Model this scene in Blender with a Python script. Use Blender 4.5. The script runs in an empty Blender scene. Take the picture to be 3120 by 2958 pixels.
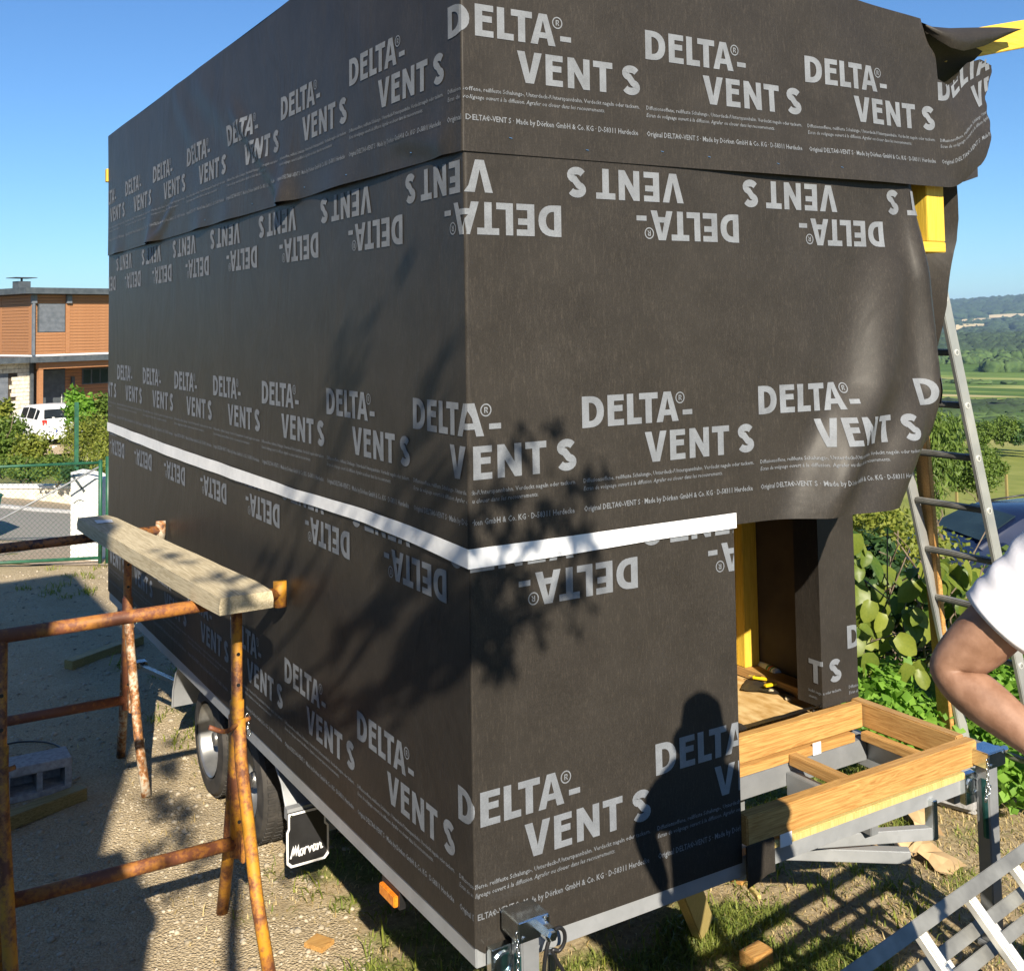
import bpy, bmesh, math, random
import numpy as np
from mathutils import Vector, Matrix
random.seed(7); RNG = np.random.default_rng(7)
SC = bpy.context.scene; COL = SC.collection
# ------------------------------------------------------------------ camera
CAMP = dict(f=3319.6272, cy=798.6569, X=-1.7062, Y=-3.0709, Z=2.6547, yaw=0.5493, pitch=0.0558, roll=-0.0167)
_y, _p, _r = CAMP['yaw'], CAMP['pitch'], CAMP['roll']
CC = np.array([CAMP['X'], CAMP['Y'], CAMP['Z']])
FW = np.array([math.sin(_y)*math.cos(_p), math.cos(_y)*math.cos(_p), math.sin(_p)])
_r0 = np.array([math.cos(_y), -math.sin(_y), 0.0]); _u0 = np.cross(_r0, FW)
CR = _r0*math.cos(_r)+_u0*math.sin(_r); CU = _u0*math.cos(_r)-_r0*math.sin(_r)
cam = bpy.data.cameras.new('camera'); camo = bpy.data.objects.new('camera', cam); COL.objects.link(camo)
cam.sensor_fit = 'HORIZONTAL'; cam.sensor_width = 36; cam.lens = 36*CAMP['f']/3120
cam.shift_y = -(1479-CAMP['cy'])/3120; cam.clip_start = 0.02; cam.clip_end = 30000
M = Matrix.Identity(4)
for i in range(3):
    M[i][0] = CR[i]; M[i][1] = CU[i]; M[i][2] = -FW[i]; M[i][3] = CC[i]
camo.matrix_world = M
SC.camera = camo
# ------------------------------------------------------------------ sky and sun
SUN = np.array([0.34, 1.0, -0.635]); SUND = SUN/np.linalg.norm(SUN)
EL = math.asin(-SUND[2])
w = bpy.data.worlds.new('World'); SC.world = w; w.use_nodes = True
nt = w.node_tree; bg = nt.nodes['Background']
sky = nt.nodes.new('ShaderNodeTexSky'); sky.sky_type = 'NISHITA'; sky.sun_disc = False
sky.sun_elevation = EL; sky.sun_rotation = math.atan2(-SUND[0], -SUND[1])
sky.air_density = 1.0; sky.dust_density = 0.2; sky.ozone_density = 2.0; sky.altitude = 300
tint = nt.nodes.new('ShaderNodeMix'); tint.data_type = 'RGBA'; tint.blend_type = 'MULTIPLY'; tint.inputs[0].default_value = 1.0; tint.inputs[7].default_value = (0.66, 1.0, 1.36, 1)
nt.links.new(sky.outputs[0], tint.inputs[6]); nt.links.new(tint.outputs[2], bg.inputs[0]); bg.inputs[1].default_value = 0.05
sl = bpy.data.lights.new('sun', 'SUN'); sl.energy = 5.0; sl.angle = math.radians(0.5); sl.color = (1.0, 0.90, 0.74)
so = bpy.data.objects.new('sun', sl); COL.objects.link(so); so.location = (-6, -14, 12)
so.rotation_euler = Vector(-SUND).to_track_quat('Z', 'Y').to_euler()
vs = SC.view_settings; vs.view_transform = 'Standard'; vs.look = 'None'; vs.exposure = 1.0; vs.gamma = 1.0; vs.use_curve_mapping = False

# ------------------------------------------------------------------ pixel -> direction helpers (photo pixels, 1979 wide)
K = 3120/1979
def ray(x, y):
    return FW + CR*((x*K-1560)/CAMP['f']) - CU*((y*K-CAMP['cy'])/CAMP['f'])
def atd(x, y, d): return CC + ray(x, y)*d
def onX(x, y, v): r = ray(x, y); return CC + r*((v-CC[0])/r[0])
def onY(x, y, v): r = ray(x, y); return CC + r*((v-CC[1])/r[1])
def onZ(x, y, v=0.0): r = ray(x, y); return CC + r*((v-CC[2])/r[2])

# ------------------------------------------------------------------ object helpers
ROOT = {}
def link(o, parent=None):
    COL.objects.link(o)
    if parent is not None:
        o.parent = parent
        if parent.name in ROOT and ROOT[parent.name] is not None:
            o.matrix_parent_inverse = Matrix.Translation(-Vector(ROOT[parent.name]))
    return o
def tag(o, label=None, cat=None, group=None, kind=None):
    if label: o['label'] = label
    if cat: o['category'] = cat
    if group: o['group'] = group
    if kind: o['kind'] = kind
    return o
def thing(name, label, cat, loc=(0, 0, 0), rotz=0.0, group=None, local=False):
    """Empty at a thing's base. local=False: the parts are modelled in world coordinates."""
    o = bpy.data.objects.new(name, None); COL.objects.link(o); o.location = tuple(float(c) for c in loc); o.rotation_euler = (0, 0, rotz)
    o.empty_display_size = 0.2
    ROOT[o.name] = None if local else tuple(float(c) for c in loc)
    return tag(o, label, cat, group)
def mk(name, V, F, mat, parent=None, smooth=False):
    me = bpy.data.meshes.new(name)
    V = np.asarray(V, dtype=np.float64).reshape(-1, 3)
    me.from_pydata(V.tolist(), [], [list(map(int, f)) for f in F]); me.update()
    if mat is not None: me.materials.append(mat)
    if smooth: me.polygons.foreach_set('use_smooth', [True]*len(me.polygons))
    return link(bpy.data.objects.new(name, me), parent)
def mkfast(name, V, F, mat, parent=None, smooth=False):
    """numpy mesh, F an (n,k) array with constant k"""
    V = np.asarray(V, dtype=np.float32); F = np.asarray(F, dtype=np.int32); n, k = F.shape
    me = bpy.data.meshes.new(name); me.vertices.add(len(V)); me.vertices.foreach_set('co', V.ravel())
    me.loops.add(n*k); me.loops.foreach_set('vertex_index', F.ravel()); me.polygons.add(n)
    me.polygons.foreach_set('loop_start', np.arange(0, n*k, k, dtype=np.int32)); me.polygons.foreach_set('loop_total', np.full(n, k, dtype=np.int32))
    if smooth: me.polygons.foreach_set('use_smooth', np.ones(n, dtype=bool))
    me.update(calc_edges=True); me.validate()
    if mat is not None: me.materials.append(mat)
    return link(bpy.data.objects.new(name, me), parent)
class MB:
    def __init__(s): s.V = []; s.F = []
    def add(s, V, F):
        b = len(s.V); s.V += [tuple(map(float, v)) for v in V]; s.F += [[i+b for i in f] for f in F]; return s
    def box(s, a, b, bev=0.0):
        x0, y0, z0 = a; x1, y1, z1 = b
        return s.obox((np.array(a)+np.array(b))/2, (1, 0, 0), (0, 1, 0), (0, 0, 1), (x1-x0, y1-y0, z1-z0), bev)
    def obox(s, c, ax, ay, az, size, bev=0.0):
        c = np.array(c, float); A = [np.array(v, float)/np.linalg.norm(v) for v in (ax, ay, az)]; h = np.array(size, float)/2
        if bev <= 0:
            P = [c+A[0]*h[0]*i+A[1]*h[1]*j+A[2]*h[2]*k for k in (-1, 1) for j in (-1, 1) for i in (-1, 1)]
            return s.add(P, [(0, 2, 3, 1), (4, 5, 7, 6), (0, 1, 5, 4), (2, 6, 7, 3), (0, 4, 6, 2), (1, 3, 7, 5)])
        bm = bmesh.new(); bmesh.ops.create_cube(bm, size=1.0)
        for v in bm.verts: v.co = Vector((v.co.x*2*h[0], v.co.y*2*h[1], v.co.z*2*h[2]))
        bmesh.ops.bevel(bm, geom=list(bm.edges), offset=bev, segments=2, affect='EDGES')
        bm.verts.index_update()
        P = [c+A[0]*v.co.x+A[1]*v.co.y+A[2]*v.co.z for v in bm.verts]; Fs = [[v.index for v in f.verts] for f in bm.faces]; bm.free()
        return s.add(P, Fs)
    def bar(s, p, q, w, h, up=(0, 0, 1), bev=0.0):
        p = np.array(p, float); q = np.array(q, float); d = q-p; L = np.linalg.norm(d); d = d/L
        sd = np.cross(d, np.array(up, float)); sd /= np.linalg.norm(sd); u = np.cross(sd, d)
        return s.obox((p+q)/2, d, sd, u, (L, w, h), bev)
    def tube(s, P, R, n=8, cap=True):
        P = [np.array(p, float) for p in P]; m = len(P)
        if not hasattr(R, '__len__'): R = [R]*m
        t0 = P[1]-P[0]; a = np.array((0, 0, 1.0)) if abs(t0[2]) < 0.9*np.linalg.norm(t0) else np.array((1.0, 0, 0))
        b = len(s.V); u = None
        for i in range(m):
            t = P[min(i+1, m-1)]-P[max(i-1, 0)]; t = t/(np.linalg.norm(t)+1e-12)
            if u is None: u = np.cross(t, a)
            u = u-t*(u@t); u /= np.linalg.norm(u)+1e-12; v = np.cross(t, u)
            for k in range(n):
                an = 2*math.pi*k/n; s.V.append(tuple(P[i]+R[i]*(u*math.cos(an)+v*math.sin(an))))
        for i in range(m-1):
            for k in range(n):
                k2 = (k+1) % n; s.F.append([b+i*n+k, b+i*n+k2, b+(i+1)*n+k2, b+(i+1)*n+k])
        if cap: s.F.append([b+k for k in range(n)][::-1]); s.F.append([b+(m-1)*n+k for k in range(n)])
        return s
    def lathe(s, prof, c, axis, n=24):
        """prof [(r, t)] revolved round axis through c"""
        ax = np.array(axis, float); ax /= np.linalg.norm(ax); a = np.array((0, 0, 1.0)) if abs(ax[2]) < 0.9 else np.array((1.0, 0, 0))
        u = np.cross(ax, a); u /= np.linalg.norm(u); v = np.cross(ax, u); b = len(s.V); c = np.array(c, float)
        for r, t in prof:
            for k in range(n):
                an = 2*math.pi*k/n; s.V.append(tuple(c+ax*t+r*(u*math.cos(an)+v*math.sin(an))))
        for i in range(len(prof)-1):
            for k in range(n):
                k2 = (k+1) % n; s.F.append([b+i*n+k, b+i*n+k2, b+(i+1)*n+k2, b+(i+1)*n+k])
        return s
    def prism(s, poly, off):
        """closed planar polygon (3d points) extruded by vector off"""
        n = len(poly); P = [np.array(p, float) for p in poly]; o = np.array(off, float)
        return s.add(P+[p+o for p in P], [list(range(n))[::-1], [n+i for i in range(n)]]+[[i, (i+1) % n, n+(i+1) % n, n+i] for i in range(n)])
    def build(s, name, mat, parent=None, smooth=False, auto=None):
        o = mk(name, s.V, s.F, mat, parent, smooth)
        bm = bmesh.new(); bm.from_mesh(o.data); bmesh.ops.recalc_face_normals(bm, faces=list(bm.faces))
        if auto is not None:
            for f in bm.faces: f.smooth = True
            for e in bm.edges:
                if len(e.link_faces) == 2 and e.calc_face_angle(0) > math.radians(auto): e.smooth = False
        bm.to_mesh(o.data); bm.free(); return o
def copyobj(o, parent, name=None):
    c = o.copy(); COL.objects.link(c); c.parent = parent
    return c
def smooth01(t): t = np.clip(t, 0, 1); return t*t*(3-2*t)
def hashn(n, seed): return np.random.default_rng(seed).random(n)
# ------------------------------------------------------------------ materials
def newmat(name):
    m = bpy.data.materials.new(name); m.use_nodes = True; nt = m.node_tree
    return m, nt, nt.nodes['Principled BSDF']
def ramp(nt, stops):
    n = nt.nodes.new('ShaderNodeValToRGB'); e = n.color_ramp.elements
    while len(e) < len(stops): e.new(0.5)
    for i, (p, c) in enumerate(stops): e[i].position = p; e[i].color = (*c, 1)
    return n
def coords(nt, scale=(1, 1, 1), kind='Object'):
    tc = nt.nodes.new('ShaderNodeTexCoord'); mp = nt.nodes.new('ShaderNodeMapping'); mp.inputs['Scale'].default_value = scale
    nt.links.new(tc.outputs[kind], mp.inputs[0]); return mp.outputs[0]
def noise(nt, vec, scale, detail=4, rough=0.55, dist=0.0):
    n = nt.nodes.new('ShaderNodeTexNoise'); n.inputs['Scale'].default_value = scale; n.inputs['Detail'].default_value = detail
    n.inputs['Roughness'].default_value = rough; n.inputs['Distortion'].default_value = dist; nt.links.new(vec, n.inputs['Vector']); return n.outputs['Fac']
def mixc(nt, fac, a, b, mode='MIX'):
    n = nt.nodes.new('ShaderNodeMix'); n.data_type = 'RGBA'; n.blend_type = mode
    for sock, v in ((n.inputs[0], fac), (n.inputs[6], a), (n.inputs[7], b)):
        if isinstance(v, (int, float)): sock.default_value = v
        elif isinstance(v, tuple): sock.default_value = (*v, 1)
        else: nt.links.new(v, sock)
    return n.outputs[2]
def mathn(nt, op, a, b=None, c=None, clamp=False):
    n = nt.nodes.new('ShaderNodeMath'); n.operation = op; n.use_clamp = clamp
    for i, v in enumerate((a, b, c)):
        if v is None: continue
        if isinstance(v, (int, float)): n.inputs[i].default_value = v
        else: nt.links.new(v, n.inputs[i])
    return n.outputs[0]
def bump(nt, bs, h, strength, dist=0.01):
    b = nt.nodes.new('ShaderNodeBump'); b.inputs['Strength'].default_value = strength; b.inputs['Distance'].default_value = dist
    nt.links.new(h, b.inputs['Height']); nt.links.new(b.outputs[0], bs.inputs['Normal'])
def simple(name, c1, c2, scale=8, rough=0.6, metal=0.0, stretch=(1, 1, 1), bumps=0.0, bd=0.01, lo=0.35, hi=0.65, spec=0.5, detail=5, r2=None, kind='Object'):
    m, nt, bs = newmat(name); v = coords(nt, stretch, kind); f = noise(nt, v, scale, detail)
    r = ramp(nt, [(lo, c1), (hi, c2)]); nt.links.new(f, r.inputs[0]); nt.links.new(r.outputs[0], bs.inputs['Base Color'])
    bs.inputs['Roughness'].default_value = rough; bs.inputs['Metallic'].default_value = metal; bs.inputs['Specular IOR Level'].default_value = spec
    if r2 is not None:
        rr = mathn(nt, 'MULTIPLY_ADD', f, r2-rough, rough); nt.links.new(rr, bs.inputs['Roughness'])
    if bumps: bump(nt, bs, f, bumps, bd)
    return m
# underlay membrane: grey-brown nonwoven with fine fibres
def membrane_mat(name='membrane'):
    m, nt, bs = newmat(name)
    v1 = coords(nt, (1, 1, 0.16)); f1 = noise(nt, v1, 170, 3, 0.7)
    v2 = coords(nt, (1, 1, 1)); f2 = noise(nt, v2, 5, 5, 0.6); v3 = coords(nt, (1, 1, 0.5)); f3 = noise(nt, v3, 420, 2, 0.6)
    r = ramp(nt, [(0.3, (0.029, 0.0256, 0.0222)), (0.7, (0.039, 0.0345, 0.030))]); nt.links.new(f2, r.inputs[0])
    fr = ramp(nt, [(0.52, (0.90, 0.90, 0.90)), (0.76, (1.5, 1.46, 1.4))]); nt.links.new(f1, fr.inputs[0])
    c = mixc(nt, 1.0, r.outputs[0], fr.outputs[0], 'MULTIPLY')
    fr3 = ramp(nt, [(0.35, (0.8, 0.8, 0.8)), (0.65, (1.2, 1.2, 1.2))]); nt.links.new(f3, fr3.inputs[0])
    c = mixc(nt, 1.0, c, fr3.outputs[0], 'MULTIPLY')
    nt.links.new(c, bs.inputs['Base Color']); bs.inputs['Roughness'].default_value = 0.44; bs.inputs['Specular IOR Level'].default_value = 0.17
    v4 = coords(nt, (1, 1, 0.6)); f4 = noise(nt, v4, 2.3, 4, 0.55, 0.6)
    h = mathn(nt, 'ADD', mathn(nt, 'MULTIPLY', f4, 1.0), mathn(nt, 'MULTIPLY', f3, 0.012))
    bump(nt, bs, h, 0.22, 0.04)
    return m
def print_mat():
    m, nt, bs = newmat('grey_print'); v = coords(nt); f = noise(nt, v, 300, 2, 0.6); f2 = noise(nt, v, 14, 4, 0.6)
    r = ramp(nt, [(0.3, (0.145, 0.158, 0.178)), (0.62, (0.19, 0.206, 0.229))]); nt.links.new(f, r.inputs[0])
    rr = ramp(nt, [(0.3, (0.76, 0.76, 0.76)), (0.7, (1.06, 1.06, 1.06))]); nt.links.new(f2, rr.inputs[0])
    nt.links.new(mixc(nt, 1.0, r.outputs[0], rr.outputs[0], 'MULTIPLY'), bs.inputs['Base Color']); bs.inputs['Roughness'].default_value = 0.7
    return m
def wood_mat(name, c1, c2, axis=0, rings=1.0, rough=0.55, knots=True):
    st = [9, 9, 9]; st[axis] = 0.55
    m, nt, bs = newmat(name); v = coords(nt, tuple(st)); f = noise(nt, v, 3.2*rings, 6, 0.6, 1.2)
    v2 = coords(nt, tuple([60 if i != axis else 2.5 for i in range(3)])); f2 = noise(nt, v2, 2.5, 3, 0.6)
    wv = nt.nodes.new('ShaderNodeMath'); wv.operation = 'SINE'; nt.links.new(mathn(nt, 'MULTIPLY', f, 42), wv.inputs[0])
    g = mathn(nt, 'MULTIPLY_ADD', wv.outputs[0], 0.12, mathn(nt, 'MULTIPLY_ADD', f2, 0.85, 0.08))
    r = ramp(nt, [(0.2, c1), (0.75, c2)]); nt.links.new(g, r.inputs[0]); c = r.outputs[0]
    nt.links.new(c, bs.inputs['Base Color']); bs.inputs['Roughness'].default_value = rough; bs.inputs['Specular IOR Level'].default_value = 0.3
    bump(nt, bs, g, 0.25, 0.004); return m
def rusty_mat(name, paint, rust=(0.13, 0.045, 0.02), amount=0.5):
    m, nt, bs = newmat(name); v = coords(nt); f = noise(nt, v, 9, 8, 0.68); f2 = noise(nt, v, 55, 5, 0.65); f3 = noise(nt, v, 2.2, 3, 0.5)
    t = mathn(nt, 'ADD', mathn(nt, 'MULTIPLY', f, 0.6), mathn(nt, 'ADD', mathn(nt, 'MULTIPLY', f2, 0.35), mathn(nt, 'MULTIPLY', f3, 0.3)))
    r = ramp(nt, [(0.62-amount*0.2, paint), (0.70-amount*0.2, (0.30, 0.12, 0.03)), (0.76-amount*0.2, rust)]); nt.links.new(t, r.inputs[0])
    nt.links.new(r.outputs[0], bs.inputs['Base Color']); bs.inputs['Roughness'].default_value = 0.6; bump(nt, bs, t, 0.5, 0.004); return m
def galv_mat(name, base=0.42, rough=0.42):
    m, nt, bs = newmat(name); v = coords(nt); vo = nt.nodes.new('ShaderNodeTexVoronoi'); vo.inputs['Scale'].default_value = 38; nt.links.new(v, vo.inputs['Vector'])
    f = noise(nt, v, 6, 5, 0.6); g = mathn(nt, 'MULTIPLY_ADD', vo.outputs['Color'], 0.14, mathn(nt, 'MULTIPLY', f, 0.9))
    r = ramp(nt, [(0.25, (base*0.72, base*0.76, base*0.80)), (0.75, (base*0.95, base*0.99, base*1.04))]); nt.links.new(g, r.inputs[0])
    nt.links.new(r.outputs[0], bs.inputs['Base Color']); bs.inputs['Metallic'].default_value = 0.35
    nt.links.new(mathn(nt, 'MULTIPLY_ADD', g, 0.25, rough-0.1), bs.inputs['Roughness']); bump(nt, bs, f, 0.08, 0.01); return m
def leaf_mat(name, c1, c2, trans=0.35, rough=0.5, scale=3, objrand=False):
    m, nt, bs = newmat(name); v = coords(nt); f = noise(nt, v, scale, 3, 0.6)
    g = nt.nodes.new('ShaderNodeNewGeometry')
    try: rnd = g.outputs['Random Per Island']
    except Exception: rnd = f
    if objrand: rnd = nt.nodes.new('ShaderNodeObjectInfo').outputs['Random']
    t = mathn(nt, 'MULTIPLY_ADD', rnd, 0.6, mathn(nt, 'MULTIPLY', f, 0.45))
    r = ramp(nt, [(0.15, c1), (0.85, c2)]); nt.links.new(t, r.inputs[0])
    nt.links.new(r.outputs[0], bs.inputs['Base Color']); bs.inputs['Roughness'].default_value = rough; bs.inputs['Specular IOR Level'].default_value = 0.25
    tr = nt.nodes.new('ShaderNodeBsdfTranslucent'); mx = nt.nodes.new('ShaderNodeMixShader'); mx.inputs[0].default_value = trans
    nt.links.new(mixc(nt, 1.0, r.outputs[0], (1.5, 1.6, 0.7), 'MULTIPLY'), tr.inputs[0])
    nt.links.new(bs.outputs[0], mx.inputs[1]); nt.links.new(tr.outputs[0], mx.inputs[2])
    nt.links.new(mx.outputs[0], nt.nodes['Material Output'].inputs[0]); return m
def glass_mat(name, c=(0.03, 0.04, 0.045), rough=0.05):
    m, nt, bs = newmat(name); v = coords(nt); f = noise(nt, v, 2, 2); r = ramp(nt, [(0.3, c), (0.7, tuple(x*1.6 for x in c))]); nt.links.new(f, r.inputs[0])
    nt.links.new(r.outputs[0], bs.inputs['Base Color']); bs.inputs['Roughness'].default_value = rough; bs.inputs['Specular IOR Level'].default_value = 0.15; return m
MT = {}
MT['memb'] = membrane_mat(); MT['print'] = print_mat()
MT['tape'] = simple('white_tape', (0.74, 0.75, 0.77), (0.82, 0.83, 0.85), 20, 0.38, bumps=0.08)
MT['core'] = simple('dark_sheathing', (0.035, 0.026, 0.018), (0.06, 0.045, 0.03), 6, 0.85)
MT['yellow'] = wood_mat('yellow_timber', (0.52, 0.33, 0.03), (0.72, 0.50, 0.07), 2)
MT['yellowx'] = wood_mat('yellow_timber_x', (0.52, 0.33, 0.03), (0.72, 0.50, 0.07), 0)
MT['timx'] = wood_mat('treated_timber_x', (0.29, 0.135, 0.035), (0.55, 0.325, 0.11), 0)
MT['timy'] = wood_mat('treated_timber_y', (0.27, 0.14, 0.045), (0.50, 0.31, 0.12), 1)
MT['osb'] = simple('osb_board', (0.46, 0.27, 0.09), (0.70, 0.50, 0.24), 26, 0.6, stretch=(1, 0.4, 1), bumps=0.2)
MT['plank'] = wood_mat('weathered_plank', (0.34, 0.275, 0.17), (0.60, 0.52, 0.36), 1, 0.7, 0.8)
MT['rusty'] = rusty_mat('rusty_yellow_paint', (0.50, 0.23, 0.018), amount=0.28)
MT['rusty2'] = rusty_mat('rusty_cream_paint', (0.50, 0.44, 0.34), (0.10, 0.05, 0.03), 0.36)
MT['rustbar'] = rusty_mat('rusty_orange_paint', (0.40, 0.165, 0.03), (0.17, 0.06, 0.03), 0.55)
MT['rustdark'] = rusty_mat('rusty_dark_paint', (0.16, 0.08, 0.07), (0.05, 0.025, 0.025), 0.5)
MT['galv'] = galv_mat('galvanised_steel'); MT['galvd'] = galv_mat('galvanised_dull', 0.30, 0.5)
MT['zinc'] = simple('bright_zinc', (0.55, 0.62, 0.66), (0.78, 0.80, 0.78), 14, 0.18, 1.0, bumps=0.1)
MT['alu'] = simple('aluminium', (0.36, 0.37, 0.36), (0.50, 0.50, 0.47), 4, 0.42, 0.5, stretch=(1, 1, 1), bumps=0.05)
MT['alud'] = simple('aluminium_oxidised', (0.15, 0.15, 0.14), (0.27, 0.27, 0.25), 9, 0.5, 0.35, bumps=0.05)
MT['alub'] = simple('aluminium_bright', (0.72, 0.71, 0.66), (0.88, 0.87, 0.82), 9, 0.42, 0.55)
MT['rubber'] = simple('black_rubber', (0.018, 0.017, 0.016), (0.05, 0.045, 0.04), 12, 0.75, bumps=0.2, r2=0.9)
MT['blackp'] = simple('black_plastic', (0.012, 0.012, 0.013), (0.022, 0.022, 0.024), 10, 0.4)
MT['rim'] = simple('silver_rim', (0.26, 0.265, 0.265), (0.40, 0.40, 0.39), 8, 0.36, 0.8)
MT['white'] = simple('white_paint', (0.76, 0.76, 0.76), (0.82, 0.82, 0.82), 10, 0.5)
MT['amber'] = simple('amber_lens', (0.60, 0.15, 0.01), (0.85, 0.30, 0.03), 60, 0.2)
MT['concrete'] = simple('concrete_block', (0.27, 0.27, 0.28), (0.42, 0.42, 0.43), 40, 0.9, bumps=0.5)
MT['oldwood'] = wood_mat('old_timber', (0.16, 0.12, 0.04), (0.34, 0.27, 0.11), 0)
MT['propwood'] = wood_mat('prop_timber', (0.42, 0.32, 0.10), (0.60, 0.48, 0.2), 2)
MT['card'] = simple('brown_paper', (0.36, 0.24, 0.12), (0.52, 0.37, 0.2), 7, 0.8, bumps=0.3)
MT['green'] = simple('green_coating', (0.010, 0.065, 0.035), (0.022, 0.11, 0.058), 12, 0.45)
MT['render'] = simple('white_render', (0.66, 0.65, 0.62), (0.78, 0.77, 0.74), 18, 0.85, bumps=0.3)
MT['stone'] = simple('pale_stone', (0.48, 0.43, 0.34), (0.72, 0.67, 0.56), 9, 0.85, bumps=0.5)
MT['clad'] = wood_mat('larch_cladding', (0.24, 0.10, 0.042), (0.40, 0.20, 0.095), 0)
MT['anth'] = simple('anthracite_metal', (0.045, 0.055, 0.065), (0.075, 0.088, 0.10), 5, 0.5)
MT['blind'] = simple('grey_blind', (0.10, 0.115, 0.135), (0.15, 0.165, 0.19), 5, 0.5)
MT['glass'] = glass_mat('dark_glass', (0.012, 0.015, 0.018)); MT['glassg'] = glass_mat('green_glass', (0.016, 0.028, 0.030), 0.02)
MT['carw'] = simple('white_car_paint', (0.76, 0.77, 0.78), (0.80, 0.81, 0.82), 2, 0.25); MT['carb'] = simple('dark_blue_car_paint', (0.008, 0.014, 0.04), (0.012, 0.02, 0.055), 2, 0.2)
MT['red'] = simple('red_lens', (0.45, 0.02, 0.015), (0.6, 0.04, 0.03), 30, 0.25)
MT['skin'] = simple('skin', (0.205, 0.105, 0.063), (0.31, 0.175, 0.115), 26, 0.55, bumps=0.35, bd=0.004)
MT['tee'] = simple('white_cotton', (0.70, 0.69, 0.74), (0.80, 0.79, 0.84), 9, 0.9, bumps=0.25)
MT['jean'] = simple('blue_denim', (0.03, 0.05, 0.10), (0.06, 0.09, 0.17), 60, 0.9)
MT['hat'] = simple('khaki_hat', (0.18, 0.15, 0.09), (0.26, 0.22, 0.14), 40, 0.9); MT['shoe'] = simple('brown_leather', (0.06, 0.04, 0.025), (0.10, 0.07, 0.04), 20, 0.6)
MT['hair'] = simple('dark_hair', (0.03, 0.02, 0.015), (0.06, 0.04, 0.03), 80, 0.7)
MT['bark'] = simple('bark', (0.10, 0.075, 0.05), (0.22, 0.17, 0.12), 14, 0.9, stretch=(1, 1, 0.25), bumps=0.6, bd=0.02)
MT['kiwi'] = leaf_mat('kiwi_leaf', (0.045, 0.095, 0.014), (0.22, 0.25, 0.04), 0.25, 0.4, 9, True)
MT['leaf1'] = leaf_mat('leaf_mid', (0.055, 0.10, 0.018), (0.16, 0.23, 0.045)); MT['leaf2'] = leaf_mat('leaf_yellowish', (0.10, 0.14, 0.025), (0.26, 0.28, 0.05))
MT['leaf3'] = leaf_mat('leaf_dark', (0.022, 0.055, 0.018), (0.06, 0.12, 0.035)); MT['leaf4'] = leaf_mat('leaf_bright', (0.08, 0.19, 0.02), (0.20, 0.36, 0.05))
MT['grass'] = leaf_mat('grass_blade', (0.10, 0.15, 0.025), (0.27, 0.30, 0.075), 0.3, scale=1.2); MT['straw'] = leaf_mat('dry_grass', (0.33, 0.24, 0.10), (0.56, 0.45, 0.24), 0.2)
MT['pebble'] = simple('gravel_stone', (0.24, 0.20, 0.14), (0.50, 0.44, 0.34), 9, 0.9)
MT['asphalt'] = simple('asphalt', (0.21, 0.195, 0.175), (0.28, 0.26, 0.235), 60, 0.9, bumps=0.3)
MT['pave'] = simple('gritty_pavement', (0.26, 0.20, 0.14), (0.40, 0.32, 0.24), 30, 0.9, bumps=0.4)
MT['plastic_yel'] = simple('yellow_plastic', (0.72, 0.48, 0.01), (0.80, 0.56, 0.02), 10, 0.4)
MT['label_g'] = simple('green_label', (0.02, 0.20, 0.04), (0.03, 0.26, 0.06), 10, 0.4); MT['label_r'] = simple('orange_label', (0.55, 0.10, 0.02), (0.7, 0.16, 0.03), 10, 0.4)
MT['bingreen'] = simple('dark_green_plastic', (0.008, 0.05, 0.045), (0.012, 0.07, 0.06), 10, 0.5)
MT['roof'] = simple('red_roof_tiles', (0.30, 0.10, 0.055), (0.45, 0.17, 0.10), 3, 0.85); MT['wallw'] = simple('pale_house_wall', (0.60, 0.56, 0.50), (0.74, 0.71, 0.66), 1, 0.85)
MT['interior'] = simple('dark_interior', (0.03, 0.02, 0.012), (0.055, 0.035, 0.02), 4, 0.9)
# ------------------------------------------------------------------ terrain
PS = np.array([-50, -1.5, 0, 2, 4, 7, 10, 14, 25, 55, 95, 200, 350, 615, 900, 1236, 1700, 2270, 2800, 3300, 3900, 4640, 5400, 9000.])
PZ = np.array([0, 0, -.10, -.40, -.78, -1.28, -1.68, -2.05, -3.0, -5.7, -8.8, -15, -21.5, -28.5, -33, -36, -39, -41, -29, -13, 12, 45, 55, 55.])
_ss = np.concatenate([np.linspace(-50, 60, 2200), np.geomspace(60.1, 9000, 2000)])
_zz = np.interp(_ss, PS, PZ)
_k = np.hanning(61); _k /= _k.sum(); _zs = np.convolve(np.pad(_zz, 30, mode='edge'), _k, 'valid')
def H(x, y):
    x = np.asarray(x, float); y = np.asarray(y, float)
    s = .95*x+.3*y-5
    z = np.interp(s, _ss, _zs)
    far = smooth01((s-120)/900)
    z = z + far*(4*np.sin(x/310+1.3)*np.cos(y/270)+3*np.sin(x/130+y/170)) + smooth01((s-3300)/1300)*(14*np.sin((x-1.4*y)/900+.6)+5*np.sin((x-1.4*y)/260))
    ter = smooth01((-1.28-y)/0.45)*smooth01((9-np.abs(x+0))/3)
    z = z + 0.85*ter
    near = 1-smooth01((np.hypot(x-1, y-3)-14)/10)
    z = z + near*(0.012*np.sin(x*3.1+.4)*np.cos(y*2.7)+0.008*np.sin(x*7.3+y*5.1))
    return z
NR, NA = 300, 420
rad = np.concatenate([[0.0], np.geomspace(0.25, 9000, NR)]); ang = np.linspace(0, 2*math.pi, NA, endpoint=False)
GX0, GY0 = 0.6, 1.2
rr, aa = np.meshgrid(rad[1:], ang, indexing='ij')
gx = GX0+rr*np.cos(aa); gy = GY0+rr*np.sin(aa); gz = H(gx, gy)
GV = np.concatenate([[[GX0, GY0, float(H(GX0, GY0))]], np.stack([gx.ravel(), gy.ravel(), gz.ravel()], 1)])
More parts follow.
